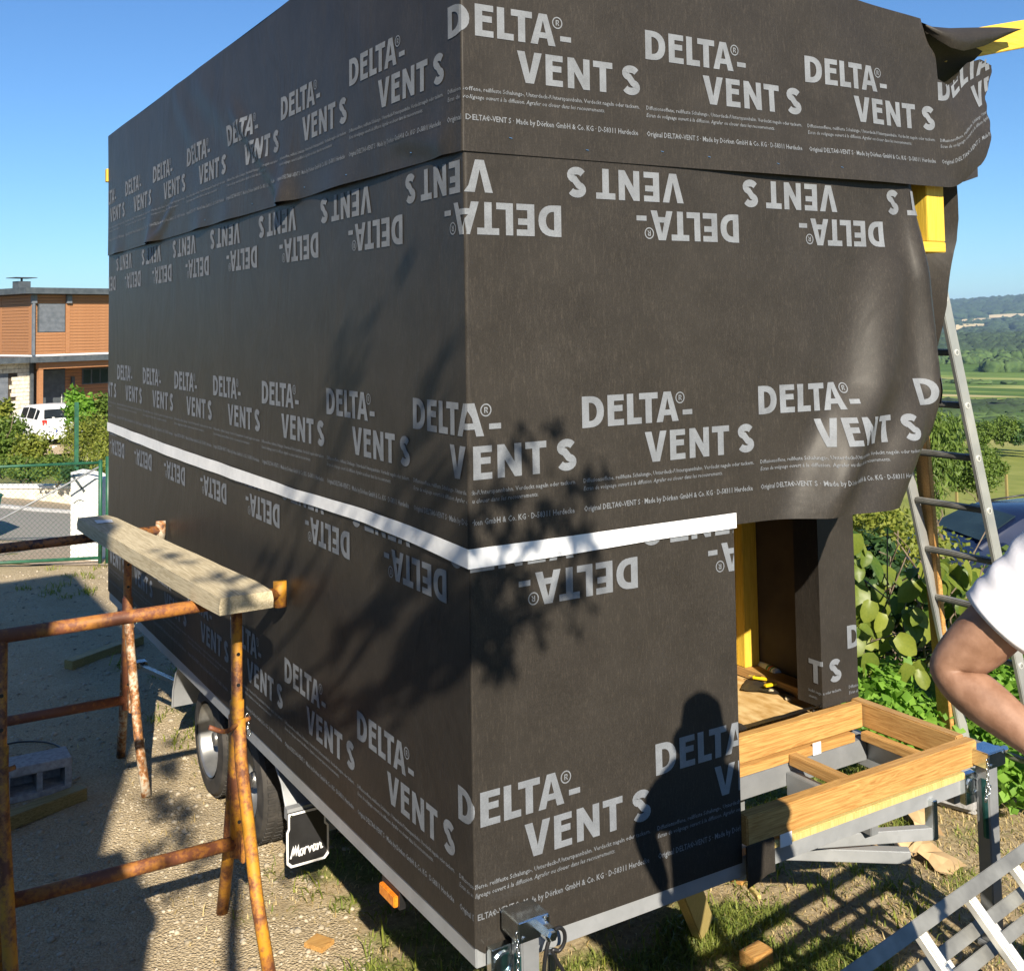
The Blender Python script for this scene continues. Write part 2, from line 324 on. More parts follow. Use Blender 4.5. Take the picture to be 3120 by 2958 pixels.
i, j = np.meshgrid(np.arange(NR-1), np.arange(NA), indexing='ij')
a = 1+i*NA+j; b = 1+i*NA+(j+1) % NA; c = 1+(i+1)*NA+(j+1) % NA; d = 1+(i+1)*NA+j
GF = np.stack([a.ravel(), d.ravel(), c.ravel(), b.ravel()], 1)
def fnoise(x, y, s, seed=0):
    """cheap smooth value noise"""
    r = np.random.default_rng(seed).random((64, 64)); u = x/s; v = y/s
    iu = np.floor(u).astype(int); iv = np.floor(v).astype(int); fu = u-iu; fv = v-iv; fu = fu*fu*(3-2*fu); fv = fv*fv*(3-2*fv)
    g = lambda p, q: r[p % 64, q % 64]
    return (g(iu, iv)*(1-fu)+g(iu+1, iv)*fu)*(1-fv)+(g(iu, iv+1)*(1-fu)+g(iu+1, iv+1)*fu)*fv
def gravel_mask(x, y):
    n = fnoise(x, y, .5, 1)-.5+.6*(fnoise(x, y, .17, 2)-.5)
    edge = np.interp(y, [-2, 0, 1.2, 2.5, 4.5, 7, 11], [-1.2, -.6, .05, .25, .55, .9, 1.4])
    g = smooth01((edge-x+n*.7)/.35+.5)*smooth01((y-.2)/.8)*smooth01((10.6-y)/1.0+.5)
    return g
def grass_mask(x, y):
    n = fnoise(x, y, .55, 3)*.55+fnoise(x, y, .16, 4)*.45
    base = smooth01((n-.40)/.22)
    return base
def ground_attr(ob, V):
    x, y = V[:, 0], V[:, 1]; s = .95*x+.3*y-5
    R = gravel_mask(x, y); G = grass_mask(x, y); far = smooth01((s-.5)/3.0); G = np.maximum(G, far)
    Bc = smooth01((s-70)/60); A = smooth01((s-3000)/700)
    at = ob.data.color_attributes.new('gmask', 'FLOAT_COLOR', 'POINT')
    at.data.foreach_set('color', np.stack([R, G, Bc, A], 1).astype(np.float32).ravel())
def ground_mat():
    m, nt, bs = newmat('ground'); at = nt.nodes.new('ShaderNodeAttribute'); at.attribute_name = 'gmask'
    sp = nt.nodes.new('ShaderNodeSeparateColor'); nt.links.new(at.outputs['Color'], sp.inputs[0]); R, G, B = sp.outputs; A = at.outputs['Alpha']
    v = coords(nt); n1 = noise(nt, v, 38, 6, 0.7); n2 = noise(nt, v, 3.2, 5, 0.6); n3 = noise(nt, v, 140, 3, 0.6); n4 = noise(nt, v, 0.25, 5, 0.6)
    dirt = ramp(nt, [(0.3, (0.19, 0.14, 0.08)), (0.5, (0.33, 0.26, 0.16)), (0.7, (0.45, 0.37, 0.24))]); nt.links.new(n1, dirt.inputs[0])
    vo = nt.nodes.new('ShaderNodeTexVoronoi'); vo.inputs['Scale'].default_value = 85; nt.links.new(v, vo.inputs['Vector'])
    vsep = nt.nodes.new('ShaderNodeSeparateColor'); nt.links.new(vo.outputs['Color'], vsep.inputs[0])
    grav = ramp(nt, [(0.0, (0.33, 0.255, 0.155)), (0.55, (0.44, 0.355, 0.23)), (1.0, (0.57, 0.48, 0.34))]); nt.links.new(mathn(nt, 'MULTIPLY_ADD', vsep.outputs[0], 0.42, mathn(nt, 'MULTIPLY', n2, 0.62)), grav.inputs[0])
    cell = ramp(nt, [(0.0, (1, 1, 1)), (0.55, (0.95, 0.95, 0.95)), (0.9, (0.55, 0.52, 0.48))]); nt.links.new(vo.outputs['Distance'], cell.inputs[0])
    gravc = mixc(nt, 0.35, grav.outputs[0], cell.outputs[0], 'MULTIPLY')
    gr = ramp(nt, [(0.3, (0.085, 0.11, 0.022)), (0.55, (0.17, 0.19, 0.045)), (0.75, (0.30, 0.28, 0.10))]); nt.links.new(n1, gr.inputs[0])
    mead = ramp(nt, [(0.3, (0.15, 0.19, 0.04)), (0.55, (0.24, 0.26, 0.065)), (0.75, (0.33, 0.33, 0.11))]); nt.links.new(n4, mead.inputs[0])
    c = mixc(nt, mathn(nt, 'MULTIPLY', G, 0.75), dirt.outputs[0], gr.outputs[0])
    c = mixc(nt, R, c, gravc)
    sx = nt.nodes.new('ShaderNodeSeparateXYZ'); tcg = nt.nodes.new('ShaderNodeTexCoord'); nt.links.new(tcg.outputs['Object'], sx.inputs[0])
    fm = mathn(nt, 'ADD', mathn(nt, 'MULTIPLY', sx.outputs[0], .95), mathn(nt, 'MULTIPLY', sx.outputs[1], .3)); fm = mathn(nt, 'DIVIDE', mathn(nt, 'SUBTRACT', fm, 11.0), 8.0, clamp=True)
    c = mixc(nt, fm, c, mead.outputs[0])
    # far fields: strips and patches
    vf = coords(nt, (0.0045, 0.016, 1)); vv = nt.nodes.new('ShaderNodeTexVoronoi'); vv.inputs['Scale'].default_value = 1.0; vv.inputs['Randomness'].default_value = 0.8
    rot = nt.nodes.new('ShaderNodeVectorRotate'); rot.rotation_type = 'Z_AXIS'; rot.inputs['Angle'].default_value = 0.95; tco = nt.nodes.new('ShaderNodeTexCoord'); nt.links.new(tco.outputs['Object'], rot.inputs['Vector'])
    mpf = nt.nodes.new('ShaderNodeMapping'); mpf.inputs['Scale'].default_value = (0.012, 0.0032, 1); nt.links.new(rot.outputs[0], mpf.inputs[0]); nt.links.new(mpf.outputs[0], vv.inputs['Vector'])
    vs2 = nt.nodes.new('ShaderNodeSeparateColor'); nt.links.new(vv.outputs['Color'], vs2.inputs[0])
    fld = ramp(nt, [(0.0, (0.08, 0.14, 0.03)), (0.25, (0.13, 0.20, 0.045)), (0.5, (0.20, 0.26, 0.06)), (0.7, (0.29, 0.31, 0.10)), (0.88, (0.42, 0.36, 0.17))]); fld.color_ramp.interpolation = 'CONSTANT'; nt.links.new(vs2.outputs[0], fld.inputs[0])
    n5 = noise(nt, v, 0.05, 5, 0.7); fr = ramp(nt, [(0.3, (0.7, 0.7, 0.7)), (0.7, (1.2, 1.2, 1.2))]); nt.links.new(n5, fr.inputs[0])
    c = mixc(nt, B, c, mixc(nt, 1.0, fld.outputs[0], fr.outputs[0], 'MULTIPLY'))
    n6 = noise(nt, v, 0.012, 6, 0.7); fo = ramp(nt, [(0.35, (0.018, 0.045, 0.018)), (0.7, (0.045, 0.085, 0.03))]); nt.links.new(n6, fo.inputs[0])
    c = mixc(nt, A, c, fo.outputs[0])
    nt.links.new(c, bs.inputs['Base Color']); bs.inputs['Roughness'].default_value = 0.95; bs.inputs['Specular IOR Level'].default_value = 0.1
    hh = mathn(nt, 'ADD', mathn(nt, 'MULTIPLY', n1, 0.6), mathn(nt, 'ADD', mathn(nt, 'MULTIPLY', n3, 0.3), mathn(nt, 'MULTIPLY', mathn(nt, 'MULTIPLY', vo.outputs['Distance'], R), -0.8)))
    bump(nt, bs, hh, 0.7, 0.02); return m
ground = mkfast('ground', GV, GF, ground_mat(), smooth=True); tag(ground, kind='structure'); ground_attr(ground, GV)
# the fan round the centre point
fan = [[0, 1+k, 1+(k+1) % NA] for k in range(NA)]
bm = bmesh.new(); bm.from_mesh(ground.data); bm.verts.ensure_lookup_table()
for f in fan: bm.faces.new([bm.verts[q] for q in f]).smooth = True
bmesh.ops.recalc_face_normals(bm, faces=list(bm.faces)); bm.to_mesh(ground.data); bm.free()
if ground.data.polygons[0].normal.z < 0: ground.data.flip_normals()

# ---- scattered pebbles (stuff)
def rand_pts(n, x0, x1, y0, y1, keep, seed):
    r = np.random.default_rng(seed); out = []
    while sum(len(o) for o in out) < n:
        x = r.uniform(x0, x1, 20000); y = r.uniform(y0, y1, 20000); k = r.random(20000) < keep(x, y); out.append(np.stack([x[k], y[k]], 1))
    return np.concatenate(out)[:n]
def in_view(x, y, m=0.06):
    dx = x-CC[0]; dy = y-CC[1]; dz = H(x, y)-CC[2]
    z = dx*FW[0]+dy*FW[1]+dz*FW[2]; px = (dx*CR[0]+dy*CR[1]+dz*CR[2])/z*CAMP['f']+1560; py = CAMP['cy']-(dx*CU[0]+dy*CU[1]+dz*CU[2])/z*CAMP['f']
    return (z > 0) & (px > -3120*m) & (px < 3120*(1+m)) & (py < 2958*(1+m))
ICO_V = None
bm = bmesh.new(); bmesh.ops.create_icosphere(bm, subdivisions=1, radius=1.0); ICO_V = np.array([v.co[:] for v in bm.verts]); ICO_F = np.array([[v.index for v in f.verts] for f in bm.faces]); bm.free()
bm = bmesh.new(); bmesh.ops.create_icosphere(bm, subdivisions=2, radius=1.0); ICO2_V = np.array([v.co[:] for v in bm.verts]); ICO2_F = np.array([[v.index for v in f.verts] for f in bm.faces]); bm.free()
def blobs(name, C, S, mat, seed, V0=None, F0=None, jitter=0.25, parent=None, smooth=False):
    V0 = ICO_V if V0 is None else V0; F0 = ICO_F if F0 is None else F0
    r = np.random.default_rng(seed); n = len(C); th = r.uniform(0, 2*math.pi, n)
    P = V0[None]*(1+jitter*(r.random((n, len(V0), 1))-.5)*2)*S[:, None, :]
    x = P[..., 0]*np.cos(th)[:, None]-P[..., 1]*np.sin(th)[:, None]; y = P[..., 0]*np.sin(th)[:, None]+P[..., 1]*np.cos(th)[:, None]
    P = np.stack([x, y, P[..., 2]], -1)+C[:, None, :]
    F = F0[None]+np.arange(n)[:, None, None]*len(V0)
    return mkfast(name, P.reshape(-1, 3), F.reshape(-1, 3), mat, parent, smooth)
pp = rand_pts(7500, -2.2, 1.6, .6, 10.3, lambda x, y: gravel_mask(x, y)*in_view(x, y)*np.clip(3.0/np.maximum(y, 1), 0, 1), 11)
sz = RNG.gamma(2.2, .0026, len(pp)).clip(.003, .022)
S = np.stack([sz*RNG.uniform(.8, 1.4, len(pp)), sz, sz*.6], 1)
pe = blobs('gravel', np.column_stack([pp, H(pp[:, 0], pp[:, 1])+sz*.15]), S, MT['pebble'], 3); tag(pe, 'loose pale gravel stones on the trodden yard', 'gravel', kind='stuff')
# ---- grass blades (stuff)
def blades(name, P, h, mat, seed, wd=.004, lean=.6, label=None):
    r = np.random.default_rng(seed); n = len(P); an = r.uniform(0, 2*math.pi, n); hh = h*(.4+r.gamma(2.5, .28, n)); le = lean*r.random(n)*hh
    d = np.stack([np.cos(an), np.sin(an), 0*an], 1); sd = np.stack([-np.sin(an), np.cos(an), 0*an], 1)*(wd*(.6+r.random(n)))[:, None]
    b = np.column_stack([P, H(P[:, 0], P[:, 1])-.004]); up = np.array([0, 0, 1.0])
    m = b+d*(le*.35)[:, None]+up*(hh*.6)[:, None]; t = b+d*le[:, None]+up*(hh*(1-.3*le/hh))[:, None]
    V = np.stack([b-sd, b+sd, m+sd*.7, m-sd*.7, t], 1); o = np.arange(n)[:, None]*5
    F = np.concatenate([o+np.array([[0, 1, 2]]), o+np.array([[0, 2, 3]]), o+np.array([[3, 2, 4]])])
    ob = mkfast(name, V.reshape(-1, 3), F, mat); tag(ob, label, 'grass', kind='stuff'); return ob
def gkeep(x, y):
    R = gravel_mask(x, y); G = grass_mask(x, y); s = .95*x+.3*y-5
    under = ((x > .25) & (x < 2.3) & (y > .8) & (y < 5.3))
    return in_view(x, y)*(1-R)*np.where(under, .12, 1)*(.03+.97*G**2.2)
P1 = rand_pts(60000, -.5, 5.0, -.6, 4.5, gkeep, 21); blades('grass', P1, .034, MT['grass'], 5, .0026, 1.9, 'sparse green grass growing under and beside the trailer')
P2 = rand_pts(26000, -.4, 5.0, -.6, 4.5, lambda x, y: in_view(x, y)*(1-.85*gravel_mask(x, y))*(.25+.75*(1-grass_mask(x, y))), 22); blades('dry_grass', P2, .020, MT['straw'], 6, .0024, 2.2, 'short dry straw and dead grass on bare earth')
# weeds along the trailer side and the gate
def tufts(n, x0, x1, y0, y1, seed):
    r = np.random.default_rng(seed); c = np.stack([r.uniform(x0, x1, n), r.uniform(y0, y1, n)], 1); k = r.integers(0, n, n*26); return c[k]+r.normal(0, .05, (n*26, 2))
P3 = np.concatenate([tufts(10, .05, .45, .7, 2.2, 31), tufts(16, -.3, 1.0, 8.6, 10.3, 32), tufts(14, .1, .6, 3.6, 6.2, 33), tufts(12, 1.3, 2.6, .2, .9, 34), tufts(10, .2, 1.1, .1, .7, 35)])
blades('weeds', P3, .045, MT['leaf2'], 8, .004, 1.7, 'leafy weeds growing at the edge of the gravel')
# roads and verge behind the gate (sheets laid on the terrain)
def sheet(name, pts_fn, nu, nv, mat, lift):
    V = []; 
    for i in range(nu):
        for j in range(nv):
            x, y = pts_fn(i/(nu-1), j/(nv-1)); V.append((x, y, float(H(x, y))+lift))
    F = [[i*nv+j, (i+1)*nv+j, (i+1)*nv+j+1, i*nv+j+1] for i in range(nu-1) for j in range(nv-1)]
    o = mk(name, V, F, mat, smooth=True)
    if o.data.polygons[0].normal.z < 0: o.data.flip_normals()
    return tag(o, kind='structure')
# the lane crosses the view behind the gate; line through the far kerb points
ka = onZ(68, 966)[:2]
dr = np.array([.78, -.62]); dr /= np.linalg.norm(dr); dn = np.array([-dr[1], dr[0]]); dn = dn if dn[1] > 0 else -dn
wd = 3.1
def along(o, a0, a1, w0, w1): return lambda u, v: tuple(o+dr*(a0+(a1-a0)*u)+dn*(w0+(w1-w0)*v))
sheet('road', along(ka, -24, 9, -wd, 0), 60, 6, MT['asphalt'], .02)
sheet('pavement', along(ka, -24, 9, .0, 1.5), 60, 4, MT['pave'], .045)
sheet('verge_path', along(ka, -24, 9, -wd-1.3, -wd), 60, 5, MT['pave'], .012)
kb_ = MB()
for t in np.linspace(-24, 8, 33):
    p = ka+dr*t; q = ka+dr*(t+1)
    kb_.bar((p[0], p[1], float(H(*p))+.02), (q[0], q[1], float(H(*q))+.02), .08, .10)
tag(kb_.build('kerb', MT['concrete']), kind='structure')
# ------------------------------------------------------------------ tiny house on its trailer
HOUSE = thing('tiny_house', 'unfinished tiny house on a trailer wrapped in dark printed underlay membrane', 'tiny house', (1.2, 2.7, 0))
L, ZB, ZT = 5.55, .72, 4.12
WX = 2.43
def roofz(x): return ZT-.08*x
rngf = np.random.default_rng(99)
_fr = [(rngf.uniform(2, 7), rngf.uniform(2, 8), rngf.uniform(0, 6.28), rngf.uniform(.3, 1)) for _ in range(9)]
def wrinkle(u, z, a=.0032):
    w = 0*u
    for kx, kz, ph, am in _fr: w = w+am*np.sin(kx*u+kz*z*.6+ph)
    return a*w/3
def gauss(t): return np.exp(-t*t)
def place(u, z, off, loose=0):
    """sheet coordinate u (negative: along the long side, positive: along the end wall) -> world; off = distance in front of the wall"""
    u = np.asarray(u, float); z = np.asarray(z, float)
    r = .012
    # the sheet turns the corner at (-off, -off)
    x = np.where(u < 0, -off, u-off*np.clip(1-u/.03, 0, 1)); y = np.where(u < 0, -u-off*np.clip(1+u/.03, 0, 1), -off)
    return np.stack([x, y, z], -1)
def turn(u, u0, r, phimax):
    """arc-length u past u0 bends back with radius r up to angle phimax: returns dx, dy"""
    t = np.maximum(u-u0, 0); phi = np.minimum(t/r, phimax); ext = np.maximum(t-r*phimax, 0)
    return r*np.sin(phi)+ext*np.cos(phimax), r*(1-np.cos(phi))+ext*np.sin(phimax)
def surf1(u, z):
    P = place(u, z, .006+wrinkle(u, z, .002)); uu = np.maximum(np.asarray(u, float), 0)
    P[..., 2] = P[..., 2]-(.025+.01*uu)*smooth01(uu/.03)*smooth01((.80-np.asarray(z, float))/.06); return P
def surf2(u, z):
    u = np.asarray(u, float); z = np.asarray(z, float)
    base = .010+wrinkle(u, z+3)
    P = place(u, z, base)
    lo = smooth01((u-1.12)/.55)*smooth01((3.30-z)/.5)
    c1 = np.interp(z, [1.8, 1.95, 2.4, 3.0, 3.3], [1.32, 1.42, 1.76, 1.98, 2.02])
    hang = smooth01((3.2-z)/1.2)
    f = .120*smooth01((u-c1+.16)/.30)*(.30+.70*hang)*smooth01((3.25-z)/.45)+.040*smooth01((u-2.08)/.09)-.045*gauss((u-c1-.26)/.10)*hang+.010*np.exp(-np.abs(u-c1-.13)/.04)*hang+.016*np.exp(-np.abs(u-2.165)/.03)+.012*np.exp(-np.abs(u-c1+.30)/.05)*hang+.02*gauss((u-2.02)/.03)*smooth01((z-2.95)/.2)
    f = f+.010*np.sin(u*14+z*2.2)*hang+.025*hang
    u0 = np.interp(z, [1.85, 2.0, 2.16, 2.35, 2.6, 3.0, 3.3], [1.80, 1.89, 2.00, 2.10, 2.13, 2.16, 2.13]); rr_ = np.interp(z, [1.85, 2.2, 2.6, 3.3], [.16, .14, .12, .09])
    dx, dy = turn(u, u0, rr_, math.radians(82))
    ue = np.minimum(u, u0)
    P[..., 0] = np.where(u > 0, ue+dx-.03*lo*smooth01((u-c1+.16)/.30), P[..., 0]); P[..., 1] = np.where(u > 0, -base-lo*f+dy, P[..., 1])
    return P
SEAM = 3.222
def surf3(u, z):
    u = np.asarray(u, float); z = np.asarray(z, float); s = -u
    base = .018+wrinkle(u, z+7, .005)
    fl = sum(a*gauss((s-c)/w) for c, a, w in [(1.62, .05, .10), (4.12, .05, .12), (3.02, .02, .15), (1.0, .022, .25), (2.5, .015, .2), (5.2, .02, .15), (.10, .014, .06)])
    base = base+np.where(u < 0, fl*np.exp(-np.maximum(z-SEAM, 0)/.13), 0)
    # diagonal creases on the long side
    for y0, z0, y1, z1, a, wv in [(1.60, 3.2, 2.45, 3.80, .015, .05), (4.1, 3.2, 3.6, 3.42, .014, .04), (2.2, 3.55, 3.1, 4.05, .010, .09), (3.0, 3.6, 3.6, 4.1, .008, .09), (.06, 3.24, .5, 3.33, .010, .05)]:
        dxx, dzz = y1-y0, z1-z0; ln = math.hypot(dxx, dzz); t = ((s-y0)*dxx+(z-z0)*dzz)/ln/ln; ds = ((s-y0)*dzz-(z-z0)*dxx)/ln
        base = base+np.where(u < 0, a*(gauss(ds/wv)-.6*gauss((ds-wv*1.2)/wv))*smooth01(t*4+.3)*smooth01((1.15-t)*3), 0)
    e = smooth01((u-.9)/.8); base = base+e*(.028*np.exp(-np.maximum(z-SEAM, 0)/.2)+.006*np.sin(9*u+3*z))
    P = place(u, z, base)
    t = np.maximum(u-2.36, 0); k = smooth01(t/.24)
    P[..., 0] = np.where(u > 2.36, 2.36+t*1.0, P[..., 0])
    P[..., 1] = np.where(u > 0, -base+k*t*.04+.022*smooth01(t/.15)*np.sin(z*10+u*6), P[..., 1])
    zr = roofz(np.where(u < 0, 0, np.minimum(u, 2.5)))
    P[..., 2] = z-np.where(u > 0, (ZT-zr)*smooth01((z-3.74)/.32), 0)+k*t*.46-.10*smooth01((t-.02)/.1)*smooth01((z-3.3)/.4)*0
    return P
def grid_sheet(name, fn, us, zs, parent, mat, cut=None):
    U, Z = np.meshgrid(us, zs, indexing='ij'); P = fn(U, Z).reshape(-1, 3); nu, nz = len(us), len(zs)
    F = [[i*nz+j, (i+1)*nz+j, (i+1)*nz+j+1, i*nz+j+1] for i in range(nu-1) for j in range(nz-1) if cut is None or not cut((us[i]+us[i+1])/2, (zs[j]+zs[j+1])/2)]
    o = mk(name, P, F, mat, parent, True); return o
def urange(u1, du=.05): 
    return np.unique(np.concatenate([np.linspace(-L, -.05, 120), [-.03, -.015, -.006, 0, .006, .015, .03], np.arange(.05, u1+1e-6, du*.5), [u1]]))
STRIP1 = grid_sheet('lower_membrane', surf1, urange(1.112), np.linspace(ZB-.005, 1.93, 26), HOUSE, MT['memb'])
EDGE2 = lambda z: np.interp(z, [1.88, 2.3, 2.5, 3.3], [2.14, 2.46, 2.56, 2.34])
def surf2c(u, z): return surf2(np.minimum(u, EDGE2(z)), z)
STRIP2 = grid_sheet('middle_membrane', surf2c, urange(2.60), np.concatenate([np.linspace(1.895, 3.2, 70), np.linspace(3.215, 3.30, 4)]), HOUSE, MT['memb'])
EDGE3 = lambda z: np.interp(z, [3.6, 3.69, 3.8, 3.95, 4.12], [2.36, 2.36, 2.35, 2.33, 2.26])
def surf3c(u, z): return surf3(np.minimum(u, EDGE3(z)), z)
STRIP3 = grid_sheet('upper_membrane', surf3c, urange(2.36), np.linspace(SEAM-.01, ZT+.005, 60), HOUSE, MT['memb'])
# the free end of the upper strip: twisted upwards past the corner
UE = lambda r: np.interp(r, [0, .12, .3, .45, .6, .75, .9, 1], [2.60, 2.67, 2.71, 2.72, 2.74, 2.79, 2.80, 2.70])*1.0+.006*np.sin(r*40)
ZTOP = lambda t: np.interp(t, [0, .08, .16, .25, .6], [3.69, 3.665, 3.66, 3.68, 3.62])
_nu, _nr = 30, 40; V = []
for i in range(_nu+1):
    for j in range(_nr+1):
        r_ = j/_nr; u = 2.36+(i/_nu)*(UE(r_)-2.36); zb_ = SEAM-.01; z = zb_+r_*(ZTOP(u-2.36)-zb_); V.append(surf3(np.array(u), np.array(z)))
ENDF = mk('upper_membrane_end', V, [[i*(_nr+1)+j, (i+1)*(_nr+1)+j, (i+1)*(_nr+1)+j+1, i*(_nr+1)+j+1] for i in range(_nu) for j in range(_nr)], MT['memb'], HOUSE, True)
# the hanging foot of the middle strip, below the tape line, beside the porch opening
def low_edge(u): return np.interp(u, [1.11, 1.55, 1.9, 2.1, 2.6], [1.895, 1.868, 1.862, 1.872, 1.93])
# turned-over roof edge of the upper strip
V = []; us = np.linspace(0, 5.55, 60)
for s in us: V += [(-.018, s, ZT+.004), (.0, s, ZT+.018), (.06, s, ZT+.016), (.5, s, ZT-.02)]
mk('roof_edge_fold', V, [[i*4+j, i*4+j+1, (i+1)*4+j+1, (i+1)*4+j] for i in range(59) for j in range(3)], MT['memb'], HOUSE, True)
# staples along the lap
for u in (.16, .47, .80, 1.02, 1.36, 1.71, -.35, -.9, -1.4, -2.1, -2.9):
    q = surf3(np.array([u, u+.012]), np.array([SEAM+.035+.01*math.sin(u*9), SEAM+.033+.01*math.sin(u*9)])); nn = np.array([0, -.002, 0]) if u > 0 else np.array([-.002, 0, 0])
    MB().bar(q[0]+nn, q[1]+nn, .0025, .0018).build('staple', MT['zinc'], HOUSE)
# tape
def tape_sheet():
    us = urange(1.118); V = []; F = []
    for i, u in enumerate(us):
        TU = [-5.55, -5.46, -3.64, -2.4, -1.53, -.78, -.21, 0, .36, .73, 1.2]
        zb = float(np.interp(u, TU, [1.898, 1.898, 1.879, 1.886, 1.896, 1.908, 1.892, 1.880, 1.879, 1.885, 1.885])); zt = float(np.interp(u, TU, [1.963, 1.963, 1.947, 1.948, 1.945, 1.960, 1.951, 1.942, 1.940, 1.940, 1.940]))
        for z in (zb, (zb+zt)/2, zt): 
            off = .0145+.003*math.sin(u*11)*math.sin(u*3) if u < -.05 else .0145
            V.append(place(np.array(u), np.array(z), np.array(off)+max(0, .004*wrinkle(np.array(u), np.array(z), 1))))
    n = len(us); F = [[i*3+j, (i+1)*3+j, (i+1)*3+j+1, i*3+j+1] for i in range(n-1) for j in range(2)]
    return mk('adhesive_tape', V, F, MT['tape'], HOUSE, True)
tp = tape_sheet(); tag(tp, 'white adhesive tape over the membrane joint')
# ------------------------------------------------ print
CH = .1065
def L_D(w=.092, h=CH, st=.029):
    polys = [[(0, 0), (st, 0), (st, h), (0, h)]]; n = 12; x0 = st; ro = w-st; ri = ro-.030; hi = h/2-.022
    for i in range(n):
        a0 = -math.pi/2+math.pi*i/n; a1 = -math.pi/2+math.pi*(i+1)/n
        sq = lambda a, rx, ry: (x0+rx*abs(math.cos(a))**.8, h/2+ry*math.copysign(abs(math.sin(a))**.9, math.sin(a)))
        polys.append([sq(a0, max(ri, .004), hi), sq(a0, ro, h/2), sq(a1, ro, h/2), sq(a1, max(ri, .004), hi)])
    return polys
def L_E(w=.070, h=CH, st=.028, b=.021):
    m = h*.46
    return [[(0, 0), (st, 0), (st, h), (0, h)], [(st, 0), (w, 0), (w, b), (st, b)], [(st, h-b), (w, h-b), (w, h), (st, h)], [(st, m), (w*.92, m), (w*.92, m+b), (st, m+b)]]
def L_L(w=.064, h=CH, st=.028, b=.022): return [[(0, 0), (st, 0), (st, h), (0, h)], [(st, 0), (w, 0), (w, b), (st, b)]]
def L_T(w=.083, h=CH, st=.028, b=.022):
    c = w/2; return [[(0, h-b), (w, h-b), (w, h), (0, h)], [(c-st/2, 0), (c+st/2, 0), (c+st/2, h-b), (c-st/2, h-b)]]
def L_A(w=.101, h=CH):
    l = [(0, 0), (.285, 0), (.345, .215), (.5, .215), (.5, .40), (.395, .40), (.5, .78), (.5, 1), (.34, 1)]
    r = [(1-x, y) for x, y in l][::-1]; return [[(x*w, y*h) for x, y in p] for p in (l, r)]
def L_V(w=.098, h=CH):
    l = [(0, 1), (.33, 0), (.5, 0), (.5, .30), (.305, 1)]; r = [(1-x, y) for x, y in l][::-1]; return [[(x*w, y*h) for x, y in p] for p in (l, r)]
def L_N(w=.092, h=CH, st=.027):
    return [[(0, 0), (st, 0), (st, h*.55), (st, h), (0, h)], [(w-st, 0), (w, 0), (w, h), (w-st, h), (w-st, h*.45)], [(st, h*.55), (w-st, 0), (w-st, h*.45), (st, h)]]
def L_S(w=.080, h=CH, st=.0265):
    pts = []; r = h/4+.001
    for i in range(13): a = math.radians(20+i*(250-20)/12); pts.append((w/2+(w/2-st/2)*math.cos(a)*.96, h*.735+(h*.265-st/2)*math.sin(a)))
    for i in range(13): a = math.radians(70-i*230/12); pts.append((w/2+(w/2-st/2)*math.cos(a)*1.0, h*.272+(h*.272-st/2)*math.sin(a)))
    P = np.array(pts); T = np.gradient(P, axis=0); T /= np.linalg.norm(T, axis=1)[:, None]; N = np.stack([-T[:, 1], T[:, 0]], 1)
    A = P+N*st/2; B = P-N*st/2
    return [[tuple(A[i]), tuple(B[i]), tuple(B[i+1]), tuple(A[i+1])] for i in range(len(P)-1)]
def L_R(r=.021):
    n = 18; out = []
    for i in range(n):
        a, b = 2*math.pi*i/n, 2*math.pi*(i+1)/n; c = lambda t, q: (q*math.cos(t), q*math.sin(t)); out.append([c(a, r*.80), c(a, r), c(b, r), c(b, r*.80)])
    k = r*.052*10; s = r/1.0
    out += [[(-.30*s, -.45*s), (-.12*s, -.45*s), (-.12*s, .45*s), (-.30*s, .45*s)], [(-.12*s, .28*s), (.15*s, .28*s), (.32*s, .22*s), (.28*s, .42*s), (.12*s, .45*s), (-.12*s, .45*s)],
            [(.15*s, .28*s), (.12*s, .02*s), (.30*s, .02*s), (.32*s, .22*s)], [(-.12*s, -.10*s), (.12*s, -.10*s), (.12*s, .02*s), (-.12*s, .02*s)], [(.02*s, -.10*s), (.18*s, -.45*s), (.38*s, -.45*s), (.22*s, -.10*s)]]
    return out
def layout():
    w1 = []; w2 = []; m1 = []; m2 = []
    def put(w, polys, x, y): w.extend([[(px+x, py+y) for px, py in p] for p in polys])
    y1 = -CH; y2 = -.1375-CH
    put(w1, L_D(), 0, y1); put(w1, L_E(), .108, y1); put(w1, L_L(), .192, y1); put(w1, L_T(), .246, y1); put(w1, L_A(), .322, y1); put(m1, L_R(), .431, -.024)
    w1.append([(.442, -.086), (.487, -.086), (.487, -.068), (.442, -.068)])
    put(w2, L_V(), .268, y2); put(w2, L_E(), .381, y2); put(w2, L_N(), .471, y2); put(w2, L_T(), .578, y2); put(m2, L_S(), .702, y2)
    return ('printed_word', w1), ('printed_word', w2), ('printed_mark', m1), ('printed_letter', m2)
LAYS = layout()
def text_mesh(s, size, width, shear=0.0, bold=0.0):
    cu = bpy.data.curves.new('t', 'FONT'); cu.body = s; cu.size = 1.0; cu.resolution_u = 1; cu.shear = shear; cu.offset = bold; cu.fill_mode = 'FRONT'
    ob = bpy.data.objects.new('t', cu); COL.objects.link(ob); dg = bpy.context.evaluated_depsgraph_get()
    me = bpy.data.meshes.new_from_object(ob.evaluated_get(dg)); V = np.array([v.co[:2] for v in me.vertices]); F = [list(p.vertices) for p in me.polygons]
    bpy.data.objects.remove(ob); bpy.data.curves.remove(cu); bpy.data.meshes.remove(me)
    x0, x1 = V[:, 0].min(), V[:, 0].max(); V[:, 0] = (V[:, 0]-x0)*width/(x1-x0); V[:, 1] = V[:, 1]*size
    return V, F
SM1 = text_mesh('Diffusionsoffene, reißfeste Schalungs-, Unterdeck-/Unterspannbahn. Verdeckt nageln oder tackern.', .0205, .778, 0, .006)
